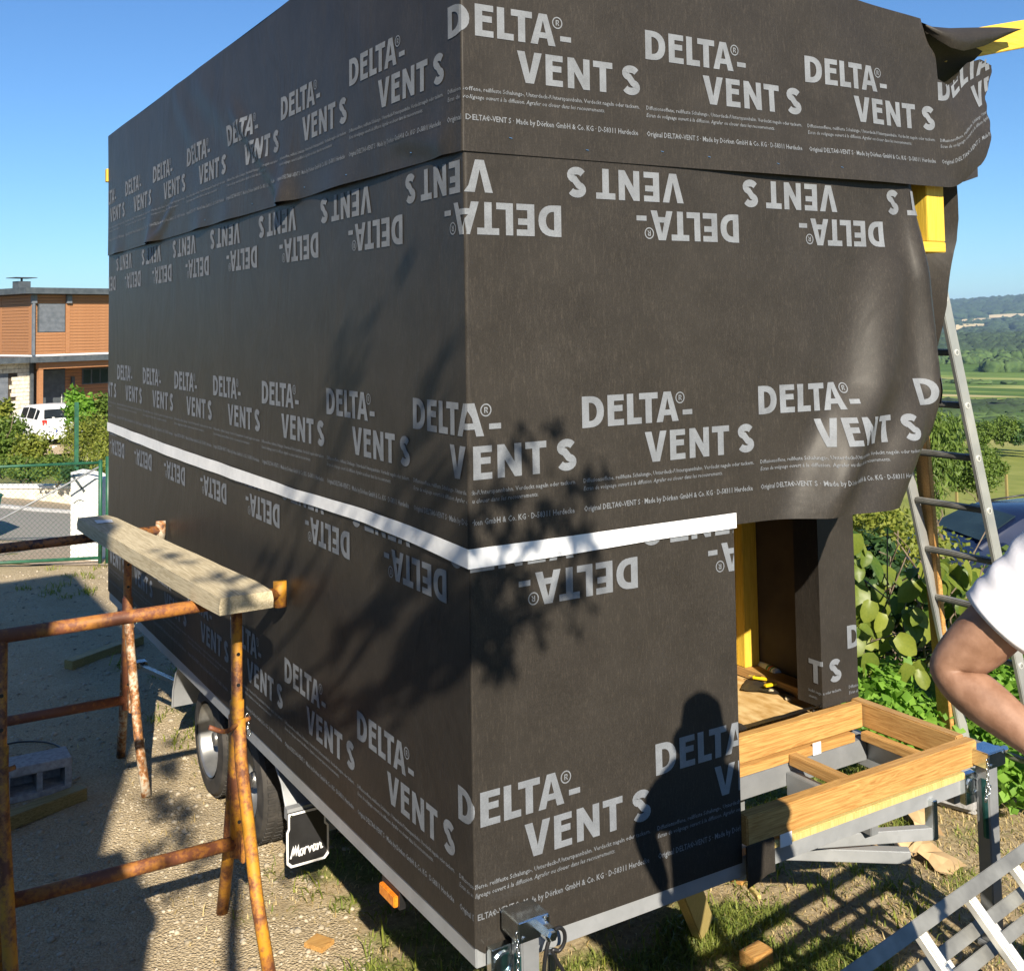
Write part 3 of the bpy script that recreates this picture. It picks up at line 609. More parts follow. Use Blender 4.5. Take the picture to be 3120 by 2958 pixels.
SM2 = text_mesh('Ecran de voligeage ouvert à la diffusion. Agrafer ou clouer dans les recouvrements.', .0205, .625, .22, .004)
SM3 = text_mesh('Original DELTA®-VENT S · Made by Dörken GmbH & Co. KG · D-58311 Herdecke', .0265, .770, 0, .012)
def conform(name, V, F, fn, strip, lift, kind=None):
    if not F: return
    V = np.array(V); n = 1e-3
    P = fn(V[:, 0], V[:, 1]); A = fn(V[:, 0]+n, V[:, 1]); B = fn(V[:, 0], V[:, 1]+n)
    N = np.cross(A-P, B-P); N /= np.linalg.norm(N, axis=1)[:, None]+1e-12
    o = mk(name, P+N*lift, F, MT['print'], strip); tag(o, kind=kind)
    bm = bmesh.new(); bm.from_mesh(o.data); bmesh.ops.delete(bm, geom=[v for v in bm.verts if not v.link_faces], context='VERTS'); bm.to_mesh(o.data); bm.free()
def printing(strip, fn, u0, zt, inverted=False, small=True, umin=-L+.004, umax=9, zmin=-9, zmax=9, lift=.0022, cutf=None):
    def mp(x, y): return (u0-x, zt-y) if inverted else (u0+x, zt+y)
    lo = u0-.8 if inverted else u0; hi = lo+.8
    for nm_, lay in LAYS:
        bm = bmesh.new()
        for p in lay:
            try: bm.faces.new([bm.verts.new((*mp(x, y), 0)) for x, y in p])
            except ValueError: pass
        bmesh.ops.recalc_face_normals(bm, faces=list(bm.faces))
        def bis(co, no): bmesh.ops.bisect_plane(bm, geom=list(bm.verts)+list(bm.edges)+list(bm.faces), plane_co=co, plane_no=no, dist=1e-6)
        step = .025 if hi > .9 else .06
        for g in np.arange(math.floor(lo/step)*step, hi+step, step): bis((g, 0, 0), (1, 0, 0))
        if lo < 0 < hi:
            for g in (-.006, 0.0, .006): bis((g, 0, 0), (1, 0, 0))
        if hi > .9 or fn is surf3:
            zg = .025 if (hi > 1.0 or fn is surf3) else .04
            for g in np.arange(math.floor((zt-.3)/zg)*zg, zt+.3, zg): bis((0, g, 0), (0, 1, 0))
        if zmin > -9: bis((0, zmin, 0), (0, 1, 0))
        if zmax < 9: bis((0, zmax, 0), (0, 1, 0))
        bis((umin, 0, 0), (1, 0, 0)); bis((umax, 0, 0), (1, 0, 0))
        def out(c): return not (umin-1e-5 <= c.x <= umax+1e-5 and zmin <= c.y <= zmax) or (cutf is not None and cutf(c.x, c.y))
        bmesh.ops.delete(bm, geom=[f for f in bm.faces if out(f.calc_center_median())], context='FACES')
        bmesh.ops.triangulate(bm, faces=[f for f in bm.faces if len(f.verts) > 4])
        bm.verts.index_update(); V = [(v.co.x, v.co.y) for v in bm.verts]; F = [[v.index for v in f.verts] for f in bm.faces]; bm.free()
        conform(nm_, V, F, fn, strip, lift)
    if small:
        V = []; F = []
        for (sv, sf), dy in ((SM1, -.290), (SM2, -.3165), (SM3, -.386)):
            b = len(V); uu = u0+sv[:, 0]; zz = zt+dy+sv[:, 1]; V += list(zip(uu, zz))
            for f in sf:
                if (min(uu[i] for i in f) >= 0 or max(uu[i] for i in f) <= 0) and all(umin < uu[i] < umax and (cutf is None or not cutf(uu[i], zz[i])) for i in f): F.append([i+b for i in f])
        conform('fine_print', V, F, fn, strip, lift, 'stuff')
PER = .8091
CUT2 = lambda u, z: u > EDGE2(z)-.004
for k in range(-7, 4): printing(STRIP2, surf2, -.3726+k*PER, 2.4001, zmin=1.90, cutf=CUT2)
for k in range(-6, 5): printing(STRIP2, surf2, -.4439+k*PER, 2.9426, inverted=True, small=False, zmax=SEAM-.035 if k < 1 else 3.30, cutf=CUT2)
for k in range(-7, 4): printing(STRIP3, surf3, -.0717+k*PER, 3.7008, cutf=lambda u, z: (u > 2.36 and (z > ZTOP(u-2.36)-.004 or u > UE((z-SEAM)/(ZTOP(u-2.36)-SEAM))-.006)) or (u <= 2.36 and u > EDGE3(z)))
for k in range(-7, 2): printing(STRIP1, surf1, -.088+k*PER, 1.1826, umax=1.108)
for k in range(-6, 3): printing(STRIP1, surf1, -.148+k*PER, 1.7395 if k < 1 else 1.729, inverted=True, small=False, umax=1.108, zmax=1.915)
# ------------------------------------------------ carcass behind the membrane
def part(name, mat, boxes, bev=0.0, parent=HOUSE):
    m = MB()
    for a, b in boxes: m.box(a, b, bev)
    return m.build(name, mat, parent)
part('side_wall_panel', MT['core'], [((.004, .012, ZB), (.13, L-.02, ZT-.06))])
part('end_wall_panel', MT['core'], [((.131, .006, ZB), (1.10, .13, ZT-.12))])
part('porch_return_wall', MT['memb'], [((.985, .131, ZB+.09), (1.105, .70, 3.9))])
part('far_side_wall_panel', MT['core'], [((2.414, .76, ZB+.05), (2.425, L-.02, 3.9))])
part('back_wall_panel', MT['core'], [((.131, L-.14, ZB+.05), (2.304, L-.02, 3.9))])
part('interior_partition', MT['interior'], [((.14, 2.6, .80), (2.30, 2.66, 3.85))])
part('floor_deck', MT['core'], [((.132, .62, .70), (2.42, L-.15, .775))])
part('osb_floor', MT['osb'], [((.3, .64, .776), (2.30, 2.59, .798))])
rf = MB(); rf.prism([(.0, .02, ZT-.06), (WX, .02, roofz(WX)-.06), (WX, .02, roofz(WX)-.01), (0, .02, ZT-.01)], (0, L-.04, 0)); rf.build('roof_deck', MT['core'], HOUSE)
# porch rear wall: wrapped pier and header
pier = MB(); pier.box((2.192, .60, .845), (2.434, .755, 3.4)); PIER = pier.build('wrapped_pier', MT['memb'], HOUSE)
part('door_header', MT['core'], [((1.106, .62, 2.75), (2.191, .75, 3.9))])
def pier_surf(u, z):   # u from the pier's left front edge; negative runs back along the reveal
    u = np.asarray(u, float); z = np.asarray(z, float)
    return np.stack([np.where(u < 0, 2.192-.001, 2.192+u), np.where(u < 0, .60-u, .60-.001), z], -1)
printing(PIER, pier_surf, -.655, 1.195, umin=-.085, umax=.236); printing(PIER, pier_surf, -.635+PER, 1.195, umin=-.085, umax=.238)
# studs and frame over the porch
def timber(name, p, q, wx, h, mat, up=(0, 0, 1), parent=HOUSE, bev=.003): return MB().bar(p, q, wx, h, up, bev).build(name, mat, parent)
part('wall_stud', MT['yellow'], [((2.31, 1.235, .846), (2.412, 1.295, 3.7))], .003)
part('wall_stud', MT['yellow'], [((2.295, 1.297, .846), (2.412, 1.355, 3.7))], .003)
part('wall_stud', MT['yellow'], [((2.31, 1.90, .846), (2.412, 1.96, 3.7))], .003)
part('sole_plate', MT['timy'], [((2.303, .76, .799), (2.412, 2.58, .845))], .003)
timber('porch_plate', (1.12, .075, 2.955), (2.425, .075, 2.955), .12, .045, MT['yellowx'])
timber('porch_plate', (2.36, .14, 2.955), (2.36, .60, 2.955), .12, .044, MT['yellow'])
timber('porch_stud', (2.365, .075, 2.979), (2.365, .075, 3.45), .118, .118, MT['yellow'], (0, 1, 0))
timber('rafter_end', (2.50, .09, 3.86), (3.55, .02, 4.10), .05, .13, MT['yellowx'])
timber('rafter_end', (.0, L+.02, 3.83), (.0, L+.075, 3.83), .05, .10, MT['yellow'])
# loose side flap behind the porch post
V = []; zs = np.linspace(3.50, 2.45, 22)
for z in zs:
    xo = np.interp(z, [2.42, 2.52, 2.70, 3.0, 3.1, 3.24, 3.36, 3.5], [2.42, 2.47, 2.57, 2.68, 2.685, 2.66, 2.62, 2.58])
    for t in np.linspace(0, 1, 9): V.append((xo+(2.36-xo)*t+.0*t, .13+.35*t+.02*math.sin(z*7+t*3), z))
mk('side_flap', V, [[i*9+j, i*9+j+1, (i+1)*9+j+1, (i+1)*9+j] for i in range(21) for j in range(8)], MT['memb'], HOUSE, True)
# flap of the upper strip folded over the rafter
A = [onY(1770, 44, .0), onY(1800, 52, -.03), onY(1835, 55, -.03), onY(1875, 54, -.03), onY(1930, 53, -.03), onY(1965, 58, -.03)]
B = [onY(1775, 52, .02), onY(1812, 78, -.05), onY(1838, 93, -.06), onY(1862, 99, -.05), onY(1900, 90, -.04), onY(1966, 60, -.035)]
V = []
for a, b in zip(A, B):
    for t in np.linspace(0, 1, 5): V.append(a+(b-a)*t+np.array([0, -.03*math.sin(t*3.1), 0]))
mk('folded_flap', V, [[i*5+j, (i+1)*5+j, (i+1)*5+j+1, i*5+j+1] for i in range(5) for j in range(4)], MT['memb'], HOUSE, True)
# backing sheet, added and tilted off the sun to darken the open corner
V = [(2.26, -.015, 3.935), (2.45, -.01, 3.91), (2.72, .0, 3.86), (2.34, .10, 3.70), (2.48, .12, 3.69), (2.64, .14, 3.70), (2.37, .20, 3.50), (2.48, .22, 3.48), (2.60, .22, 3.50)]
mk('shade_backing', V, [[0, 1, 4, 3], [1, 2, 5, 4], [3, 4, 7, 6], [4, 5, 8, 7]], MT['memb'], HOUSE, True)
# dark underside piece at the lower end of the upper strip
V = [onY(1845, 318, .10), onY(1888, 262, .16), onY(1890, 342, .12), onY(1862, 352, .10), onY(1870, 280, .14)]
mk('curled_corner', V, [[0, 4, 1, 2, 3]], MT['memb'], HOUSE)
# ------------------------------------------------ trailer chassis
part('chassis_rail', MT['galv'], [((.002, .004, .645), (.045, L, .712))], .004)          # long side
part('chassis_rail', MT['galv'], [((2.385, .05, .56), (2.428, L, .70))], .004)
part('chassis_rail', MT['galv'], [((.05, -.004, .628), (2.428, .046, .699))], .004)   # end rail
part('chassis_crossmember', MT['galvd'], [((.05, .515, .600), (2.38, .56, .698))], .003)
part('chassis_crossmember', MT['galvd'], [((.05, L-.1, .54), (2.38, L-.05, .66))], .003)
part('chassis_beam', MT['galvd'], [((1.86, .05, .56), (1.905, .514, .66))], .003)
part('chassis_beam', MT['galvd'], [((.70, .80, .46), (.76, L-.1, .60))], .003)
part('chassis_beam', MT['galvd'], [((1.68, .65, .46), (1.74, L-.1, .60))], .003)
timber('tow_strut', (1.30, .62, .44), (2.05, .02, .45), .05, .05, MT['galv'])
timber('step_bracket', (1.70, .20, .53), (2.17, -.01, .525), .04, .05, MT['galv'])
timber('step_bracket', (2.16, -.006, .66), (2.16, -.006, .50), .03, .045, MT['zinc'], (0, 1, 0))
# corrugated edge trim under the membrane on the long side
part('edge_batten', MT['oldwood'], [((.006, .01, .7125), (.05, L-.01, .7185))])
# porch floor frame (treated timber)
ZF = .86
part('floor_beam', MT['timx'], [((1.112, -.036, .744), (2.433, .02, .850))], .005)
part('floor_beam', MT['timx'], [((1.112, .522, .748), (2.37, .572, .858))], .005)
part('floor_beam', MT['timy'], [((2.378, .024, .745), (2.430, .60, .856))], .005)
part('floor_batten', MT['propwood'], [((1.20, -.027, .7005), (2.36, .035, .728))], .003)
part('floor_batten', MT['timx'], [((1.112, .508, .700), (2.30, .55, .738))], .003)
part('floor_batten', MT['timy'], [((2.330, .05, .702), (2.374, .505, .741))], .003)
part('floor_joist', MT['timy'], [((1.87, .04, .690), (1.915, .505, .739))], .003)
for x in (1.22, 1.6, 2.0, 2.3): MB().lathe([(0, -.002), (.006, -.002), (.006, 0), (.0, .001)], (x, -.032, .80), (0, -1, 0), 8).build('screw_head', MT['zinc'], HOUSE)
part('staple_paper', MT['white'], [((1.275, -.0345, .700), (1.335, -.0312, .800))])
part('frayed_label', MT['white'], [((2.02, .5035, .70), (2.07, .507, .752))])
# membrane lying on the floor, and hanging over the rail
def rag(name, pts, n=10, amp=.02, seed=0, parent=HOUSE, mat=None, sag=.0):
    """four corner sheet with rumples"""
    r = np.random.default_rng(seed); P = [np.array(p, float) for p in pts]; V = []
    ph = r.uniform(0, 6.28, 4)
    for i in range(n+1):
        for j in range(n+1):
            u, v = i/n, j/n; p = P[0]*(1-u)*(1-v)+P[1]*u*(1-v)+P[2]*u*v+P[3]*(1-u)*v
            V.append(p+np.array([0, 0, amp*(.5+.5*math.sin(u*7+ph[0])*math.sin(v*6+ph[1])+.3*math.sin(u*15+v*9+ph[2])) - sag*math.sin(u*3.14)*math.sin(v*3.14)]))
    return mk(name, V, [[i*(n+1)+j, (i+1)*(n+1)+j, (i+1)*(n+1)+j+1, i*(n+1)+j+1] for i in range(n) for j in range(n)], mat or MT['memb'], parent, True)
rag('floor_membrane', [(1.30, .575, .862), (2.18, .578, .864), (2.20, .70, .812), (1.50, .72, .812)], 12, .010, 3)
rag('floor_membrane', [(1.20, .40, .862), (1.66, .535, .866), (1.62, .70, .90), (1.25, .72, .865)], 12, .03, 5)
part('hanging_membrane', MT['memb'], [((1.10, -.046, .632), (1.235, -.037, .752))])  # dark sheet for the loose flap and the cast shadow running on from it
rag('membrane_edge', [(1.10, -.041, .60), (1.235, -.037, .63), (1.235, -.041, .66), (1.10, -.043, .66)], 4, .004, 2)
# ------------------------------------------------ wheels
def wheel(y, loc_x=.095):
    wh = MB().lathe([(.0, .19), (.16, .19), (.20, .175), (.285, .17), (.302, .15), (.304, .09), (.302, .03), (.285, .008), (.215, .0), (.206, .012), (.202, .03), (.202, .125), (.0, .125)], (loc_x, y, .302), (1, 0, 0), 40)
    ty = wh.build('wheel', MT['rubber'], HOUSE, auto=40)
    rm = MB().lathe([(.199, .004), (.196, .006), (.190, .02), (.178, .085), (.165, .105), (.14, .110), (.12, .095), (.085, .085), (.045, .082), (.040, .045), (.034, .035), (0, .035)], (loc_x, y, .302), (1, 0, 0), 40)
    rm.build('rim', MT['rim'], ty, auto=35)
    for k in range(4):
        a = math.radians(45+90*k); MB().lathe([(0, -.012), (.011, -.010), (.012, .0), (.012, .008)], (loc_x+.080, y+.075*math.cos(a), .302+.075*math.sin(a)), (1, 0, 0), 8).build('wheel_bolt', MT['zinc'], ty)
    for k in range(8):
        a = math.radians(22+45*k); MB().lathe([(0, -.001), (.014, -.001), (.014, .002)], (loc_x+.1065, y+.136*math.cos(a), .302+.136*math.sin(a)), (1, 0, 0), 10).build('vent_hole', MT['blackp'], ty)
    tr = MB()
    for k in range(60):
        a = 2*math.pi*k/60
        for xx, da in ((.045, 0), (.10, .04), (.145, .02)):
            c = np.array([loc_x+xx, y+.3035*math.cos(a+da), .302+.3035*math.sin(a+da)])
            tr.obox(c, (1, 0, 0), (0, -math.sin(a+da), math.cos(a+da)), (0, math.cos(a+da), math.sin(a+da)), (.038, .018, .008))
    tr.build('tread', MT['rubber'], ty)
wheel(3.30); wheel(2.62)
# tandem mudguard
prof = [(1.80, .40), (1.815, .36), (1.86, .46), (1.95, .575), (2.08, .655), (2.25, .695), (3.45, .695), (3.62, .655), (3.74, .575), (3.82, .46), (3.86, .33)]
prof = [(1.99-.19, .33), (1.83, .44), (1.90, .55), (2.03, .64), (2.2, .69), (3.5, .69), (3.66, .65), (3.79, .56), (3.86, .44), (3.88, .33)]
mg = MB()
V = []
for y, z in prof:
    for x in (.045, .30): V.append((x, y, z))
    for x in (.30, .045): V.append((x, y+(.004 if y > 2.8 else -.004), z+.004))
mg.add(V, [[i*4+j, i*4+(j+1) % 4, (i+1)*4+(j+1) % 4, (i+1)*4+j] for i in range(len(prof)-1) for j in range(4)])
mg.tube([(.045, y, z) for y, z in prof], .006, 6); MGD = mg.build('mudguard', MT['galv'], HOUSE, auto=40)
def morvan(parent):
    # flap
    fl = [(.018, .475), (.20, .475), (.20, .40), (.215, .385), (.215, .255), (.195, .235), (.03, .235), (.010, .255), (.010, .395), (.018, .41)]
    o = MB().prism([(x, 1.752, z) for x, z in fl], (0, .006, 0)).build('mud_flap', MT['blackp'], parent)
    tag(o, 'black mud flap with white border and handwritten lettering')
    c = np.array([.112, .355]); b = MB(); n = len(fl); P = np.array(fl); inner = c+(P-c)*np.array([.89, .90]); inner2 = c+(P-c)*np.array([.985, .985])
    for i in range(n):
        k = (i+1) % n; b.add([(inner2[i][0], 1.7502, inner2[i][1]), (inner2[k][0], 1.7502, inner2[k][1]), (inner[k][0], 1.7502, inner[k][1]), (inner[i][0], 1.7502, inner[i][1])], [(0, 1, 2, 3)])
    b.build('white_border', MT['white'], o)
    # lettering "Morvan" drawn as brush strokes
    st = {'M': [[(0, 0), (.12, .25), (.30, .95), (.32, .2), (.55, .98), (.58, .15), (.85, .98), (.86, .1), (1.0, 0.05)]], 'o': [[(.5, .55), (.15, .45), (.1, .12), (.45, 0), (.8, .2), (.75, .5), (.5, .55), (1.0, .5)]],
          'r': [[(.05, .55), (.2, .4), (.2, .02), (.25, .35), (.6, .6), (.95, .5)]], 'v': [[(.05, .58), (.2, .5), (.4, .02), (.75, .5), (1.0, .52)]],
          'a': [[(.75, .5), (.4, .58), (.1, .3), (.25, .02), (.6, .15), (.78, .52), (.75, .1), (1.0, .1)]], 'n': [[(.05, .55), (.15, .02), (.2, .3), (.5, .58), (.68, .45), (.68, .08), (1.0, .15)]]}
    x = .03; tb = MB()
    for ch, w in zip('Morvan', (.044, .020, .019, .022, .023, .028)):
        for pl in st[ch]:
            pts = [(x+px*w, 1.7492, .278+(x-.03)*.06+py*.052) for px, py in pl]; fine = []
            for i in range(len(pts)-1):
                for t in (0, .5): fine.append(tuple(np.array(pts[i])*(1-t)+np.array(pts[i+1])*t))
            fine.append(pts[-1]); tb.tube(fine, .0036, 5)
        x += w*.98
    tb.build('lettering', MT['white'], o)
    MB().lathe([(0, -.004), (.006, -.003), (.007, 0)], (.035, 1.75, .462), (0, 1, 0), 8).build('flap_screw', MT['zinc'], o)
    return o
morvan(HOUSE)
part('flap_bracket', MT['galv'], [((.02, 1.76, .44), (.25, 1.80, .49))])
mk_ = MB().box((-.012, .575, .585), (.006, .70, .625), .003); am = mk_.build('side_marker', MT['amber'], HOUSE); tag(am, 'amber side marker light under the edge rail')
MB().box((.0065, .565, .578), (.030, .712, .644)).build('marker_base', MT['blackp'], am)
# hub of the drawbar side jack seen between the wheels and the far end
timber('jack_crank', (.12, 4.05, .42), (.02, 4.6, .40), .03, .03, MT['zinc'])
part('jack_crank_handle', MT['zinc'], [((-.02, 4.58, .385), (.06, 4.66, .43))], .006)
# ------------------------------------------------ corner jacks
def chain(pts, parent, r=.0022, ln=.024, wd=.009):
    P = [np.array(p, float) for p in pts]; seg = []; 
    for i in range(len(P)-1):
        n = max(1, int(np.linalg.norm(P[i+1]-P[i])/(ln*.78)));
        for k in range(n): seg.append((P[i]+(P[i+1]-P[i])*(k+.5)/n, (P[i+1]-P[i])/np.linalg.norm(P[i+1]-P[i])))
    m = MB()
    for q, (c, t) in enumerate(seg):
        a = np.array((1.0, 0, 0)) if q % 2 else np.array((0, 1.0, 0)); s_ = np.cross(t, a); s_ /= np.linalg.norm(s_)+1e-9
        loop = [c+t*(ln/2-wd/2*0)*math.cos(w)*1.0+s_*wd/2*math.sin(w)*1.2 for w in np.linspace(0, 2*math.pi, 11)]
        m.tube(loop, r, 5, False)
    return m.build('chain', MT['zinc'], parent, True)
def corner_jack(x, y, zt, left):
    m = MB().box((x-.032, y-.032, .03), (x+.032, y+.032, zt-.05), .004); j = m.build('corner_jack', MT['galvd'], HOUSE)
    MB().box((x-.058, y-.055, zt-.065), (x+.058, y+.050, zt), .004).build('jack_head', MT['zinc'], j)
    MB().box((x-.045, y-.045, .004), (x+.045, y+.045, .03), .004).build('foot_plate', MT['galvd'], j)
    bx = x+.02 if left else x+.058
    if left: MB().lathe([(.0, -.066), (.014, -.065), (.016, -.055), (.016, -.052), (.022, -.052), (.022, 0)], (x+.028, y-.055, zt-.035), (0, 1, 0), 6).build('crank_nut', MT['zinc'], j)
    else: MB().lathe([(.0, .075), (.013, .074), (.014, .03), (.022, .03), (.022, 0)], (x+.058, y-.005, zt-.03), (1, 0, 0), 6).build('crank_nut', MT['zinc'], j)
    for dx, dz in ((-.04, -.05), (.045, -.012)): MB().lathe([(.0, -.006), (.006, -.005), (.007, 0)], (x+dx, y-.055, zt+dz), (0, 1, 0), 8).build('rivet', MT['zinc'], j)
    px = x-.105 if left else x-.10
    MB().box((px, y+.03, zt-.23), (px+.075, y+.062, zt-.105), .003).build('mounting_plate', MT['zinc'], j)
    MB().lathe([(.030, -.006), (.036, -.004), (.036, .004), (.0, .004)], (px+.042, y+.028, zt-.155), (0, 1, 0), 18).build('swivel_disc', MT['zinc'], j)
    MB().tube([(px+.075, y-.01, zt-.12), (px+.075, y-.012, zt-.36)], .016, 10).build('screw_tube', simple('teal_zinc', (.02, .10, .10), (.07, .22, .22), 12, .3, .8), j)
    cx = x-.062
    chain([(cx+.006, y-.045, zt-.03), (cx, y-.058, zt-.11), (cx-.012, y-.05, zt-.24), (cx+.012, y-.04, zt-.17)] if left else [(cx, y-.05, zt-.02), (cx-.002, y-.052, zt-.10), (cx-.02, y-.05, zt-.19), (cx+.018, y-.05, zt-.13)], j)
    return j
corner_jack(.135, -.075, .822, True); corner_jack(2.455, -.06, .822, False)
# trailer plug cable looped at the left jack
pl = [(.20, -.06, .62)]; 
cab = [(.205, -.06, .50), (.200, -.075, .60), (.205, -.085, .68), (.225, -.085, .722), (.255, -.08, .735), (.280, -.075, .715), (.285, -.07, .68), (.268, -.065, .655), (.245, -.06, .66), (.262, -.06, .62), (.285, -.06, .58), (.292, -.06, .52), (.285, -.055, .45)]
def spline(pts, n=6):
    P = np.array(pts, float); P = np.vstack([2*P[0]-P[1], P, 2*P[-1]-P[-2]]); out = []
    for i in range(1, len(P)-2):
        for t in np.linspace(0, 1, n, endpoint=False):
            a, b, c_, d_ = P[i-1], P[i], P[i+1], P[i+2]; out.append(.5*((2*b)+(-a+c_)*t+(2*a-5*b+4*c_-d_)*t*t+(-a+3*b-3*c_+d_)*t**3))
    out.append(P[-2]); return out
MB().tube(spline(cab), .0065, 8).build('trailer_cable', MT['blackp'], HOUSE, True)
MB().lathe([(0, -.03), (.016, -.03), (.02, -.02), (.02, .03), (.012, .035), (0, .035)], (.248, -.045, .62), (0, 0, 1), 12).build('cable_plug', MT['zinc'], HOUSE, auto=40)
# ------------------------------------------------------------------ trestles and scaffold plank
def trestle(y0, zb, label, near):
    T = thing('trestle', label, 'trestle', (-.6, y0, 0), group='builders trestles')
    xr = -.24; xl = -1.17; gz = .0
    # top bar and its end stop
    m = MB().tube([(xl-.02, y0, zb-.005), (-.045, y0, zb)], .028, 12); m.build('top_bar', MT['rustbar'] if near else MT['rustdark'], T, True)
    MB().tube([(-.045, y0, zb-.055), (-.045, y0, zb+.055)], .030, 12).build('bar_stop', MT['rusty'] if near else MT['rusty2'], T, True)
    for x, nm in ((xr, 0), (xl, 1)):
        mt = MT['rusty'] if near else MT['rusty2']
        MB().tube([(x, y0, .42), (x, y0, zb-.02)], .024, 12).build('inner_post', mt if near else MT['rustbar'], T, True)
        MB().tube([(x, y0, .40), (x, y0, 1.05)], .031, 12).build('sleeve', MT['rusty'] if near else MT['rustbar'], T, True)
        # splayed legs
        for sy in (-1, 1):
            MB().tube([(x+.0, y0+sy*.03, .98), (x+.005, y0+sy*.045, .80), (x+.02, y0+sy*.20, .30), (x+.035, y0+sy*.34, .0)], .027, 10).build('leg', mt, T, True)
        MB().box((x-.008, y0-.09, .40), (x+.008, y0+.09, .52), .004).build('gusset', mt, T)
        MB().bar((x+.03, y0-.05, .43), (x+.035, y0-.20, .26), .005, .028, (1, 0, 0)).build('strut', MT['rustbar'], T)
        for z in (.55, .70, .90, 1.12, 1.25): MB().lathe([(.0, -.0006), (.008, -.0006), (.008, .004)], (x, y0-.0315 if z < 1.05 else y0-.0245, z), (0, 1, 0), 10).build('pin_hole', MT['blackp'], T)
        MB().tube(spline([(x+.05, y0-.02, .97), (x-.01, y0-.045, .965), (x-.07, y0-.06, .95), (x-.14, y0-.07, .985)], 4), .010, 8).build('locking_pin', MT['rustbar'], T, True)
    MB().tube([(xl, y0, .46), (xr, y0, .455)], .028, 12).build('lower_bar', MT['rustbar'], T, True)
    chain([(xr+.04, y0-.02, .99), (xr+.045, y0-.025, .90)], T, .003, .035, .016)
    return T
trestle(1.66, 1.475, 'rusty yellow builders trestle with orange bars nearest the mud flap', True)
trestle(3.80, 1.430, 'rusty trestle with flaking cream legs beyond the wheels', False)
# plank lies on both bars
ptop = lambda y: np.interp(y, [1.66, 3.80], [1.475+.024, 1.430+.024])
pm = MB(); yy = np.linspace(1.30, 3.98, 14); th = .075
for i, y in enumerate(yy):
    xa = np.interp(y, [1.3, 3.98], [-.425, -.50]); xb = np.interp(y, [1.3, 3.98], [-.195, -.315]); z = 1.503+(y-1.66)*(1.458-1.503)/2.14-.0005; wob = .002*math.sin(i*1.7)
    e = .010 if i in (0, len(yy)-1) else 0
    pm.V += [(xa+wob+e*.5, y, z+e*.3), (xb+wob-e*.5, y, z+e*.3), (xb+wob-e*.3, y, z+th*.5), (xb+wob-e, y, z+th-e*.4), (xa+wob+e, y, z+th-e*.4), (xa+wob+e*.3, y, z+th*.5)]
n6 = 6
for i in range(len(yy)-1):
    for j in range(6): pm.F.append([i*6+j, i*6+(j+1) % 6, (i+1)*6+(j+1) % 6, (i+1)*6+j])
pm.F.append([5, 4, 3, 2, 1, 0]); pm.F.append([(len(yy)-1)*6+j for j in range(6)])
PK = pm.build('scaffold_plank', MT['plank'], auto=50); tag(PK, 'thick pale weathered plank laid across the two trestles', 'plank')
pc = rag('paper_scrap', [(-.45, 3.62, 1.539), (-.36, 3.60, 1.539), (-.35, 3.72, 1.537), (-.44, 3.75, 1.537)], 4, .003, 4, None, MT['white']); tag(pc, 'small white paper scrap lying on the far end of the plank', 'paper')
# ------------------------------------------------------------------ things lying in the yard
def ground_timber(name, p, q, w, h, mat, label, cat, gap=0.0):
    p = np.array([*p, 0.0]); q = np.array([*q, 0.0]); p[2] = float(H(p[0], p[1]))+h/2+gap; q[2] = float(H(q[0], q[1]))+h/2+gap
    return tag(MB().bar(p, q, w, h, bev=.004).build(name, mat), label, cat)
ground_timber('timber_offcut', (-.17, 6.22), (.46, 6.60), .10, .07, MT['oldwood'], 'dark timber beam lying on gravel behind the far trestle', 'timber')
ground_timber('timber_offcut', (-1.30, 3.33), (-.52, 3.60), .09, .07, MT['oldwood'], 'dark timber beam lying in front of the concrete block', 'timber')
CB = thing('concrete_block', 'grey hollow concrete block lying in the shaded yard', 'concrete block', (-.80, 3.86, 0))
bmx = MB(); X0, X1, Y0_, Y1_ = -1.06, -.555, 3.76, 3.96; z0 = .012
bmx.box((X0, Y0_, z0+.14), (X1, Y1_, z0+.19), .004); bmx.box((X0, Y0_, z0), (X1, Y1_, z0+.035), .003)
for a_, b_ in ((X0, X0+.035), (X0+.15, X0+.18), (X0+.32, X0+.35), (X1-.035, X1)): bmx.box((a_, Y0_+.001, z0+.0345), (b_, Y1_-.001, z0+.1405))
bmx.box((X0+.01, Y1_-.03, z0+.0346), (X1-.01, Y1_-.0015, z0+.1404)); bmx.build('block_shell', MT['concrete'], CB)
cab = [(-1.3, 4.3, .012), (-.95, 4.62, .014), (-.75, 4.75, .012), (-.55, 4.62, .012), (-.48, 4.35, .013), (-.52, 4.1, .014), (-.70, 3.99, .016)]
tag(MB().tube(spline(cab), .006, 6).build('cable', MT['blackp'], None, True), 'thin black cable coiled on gravel behind the concrete block', 'cable')
cab = [(-1.25, 5.2, .012), (-.98, 5.30, .03), (-.84, 5.46, .05), (-.78, 5.6, .03), (-.9, 5.72, .012), (-1.2, 5.66, .012)]
tag(MB().tube(spline(cab), .006, 6).build('cable', simple('orange_cable', (.4, .08, .02), (.5, .1, .03), 9, .5), None, True), 'short orange cable lying on shaded gravel', 'cable')
# wooden prop under the end rail
PR = MB(); pb = onZ(1348, 1812, .0); ptp = np.array([.97, .16, .60])
PR.bar(pb+np.array([.05, .02, .02]), ptp+np.array([0, .0, .0]), .115, .05, (0, -1, .2), .004)
tag(PR.build('timber_prop', MT['propwood']), 'pale timber prop leaning under the end rail', 'timber')
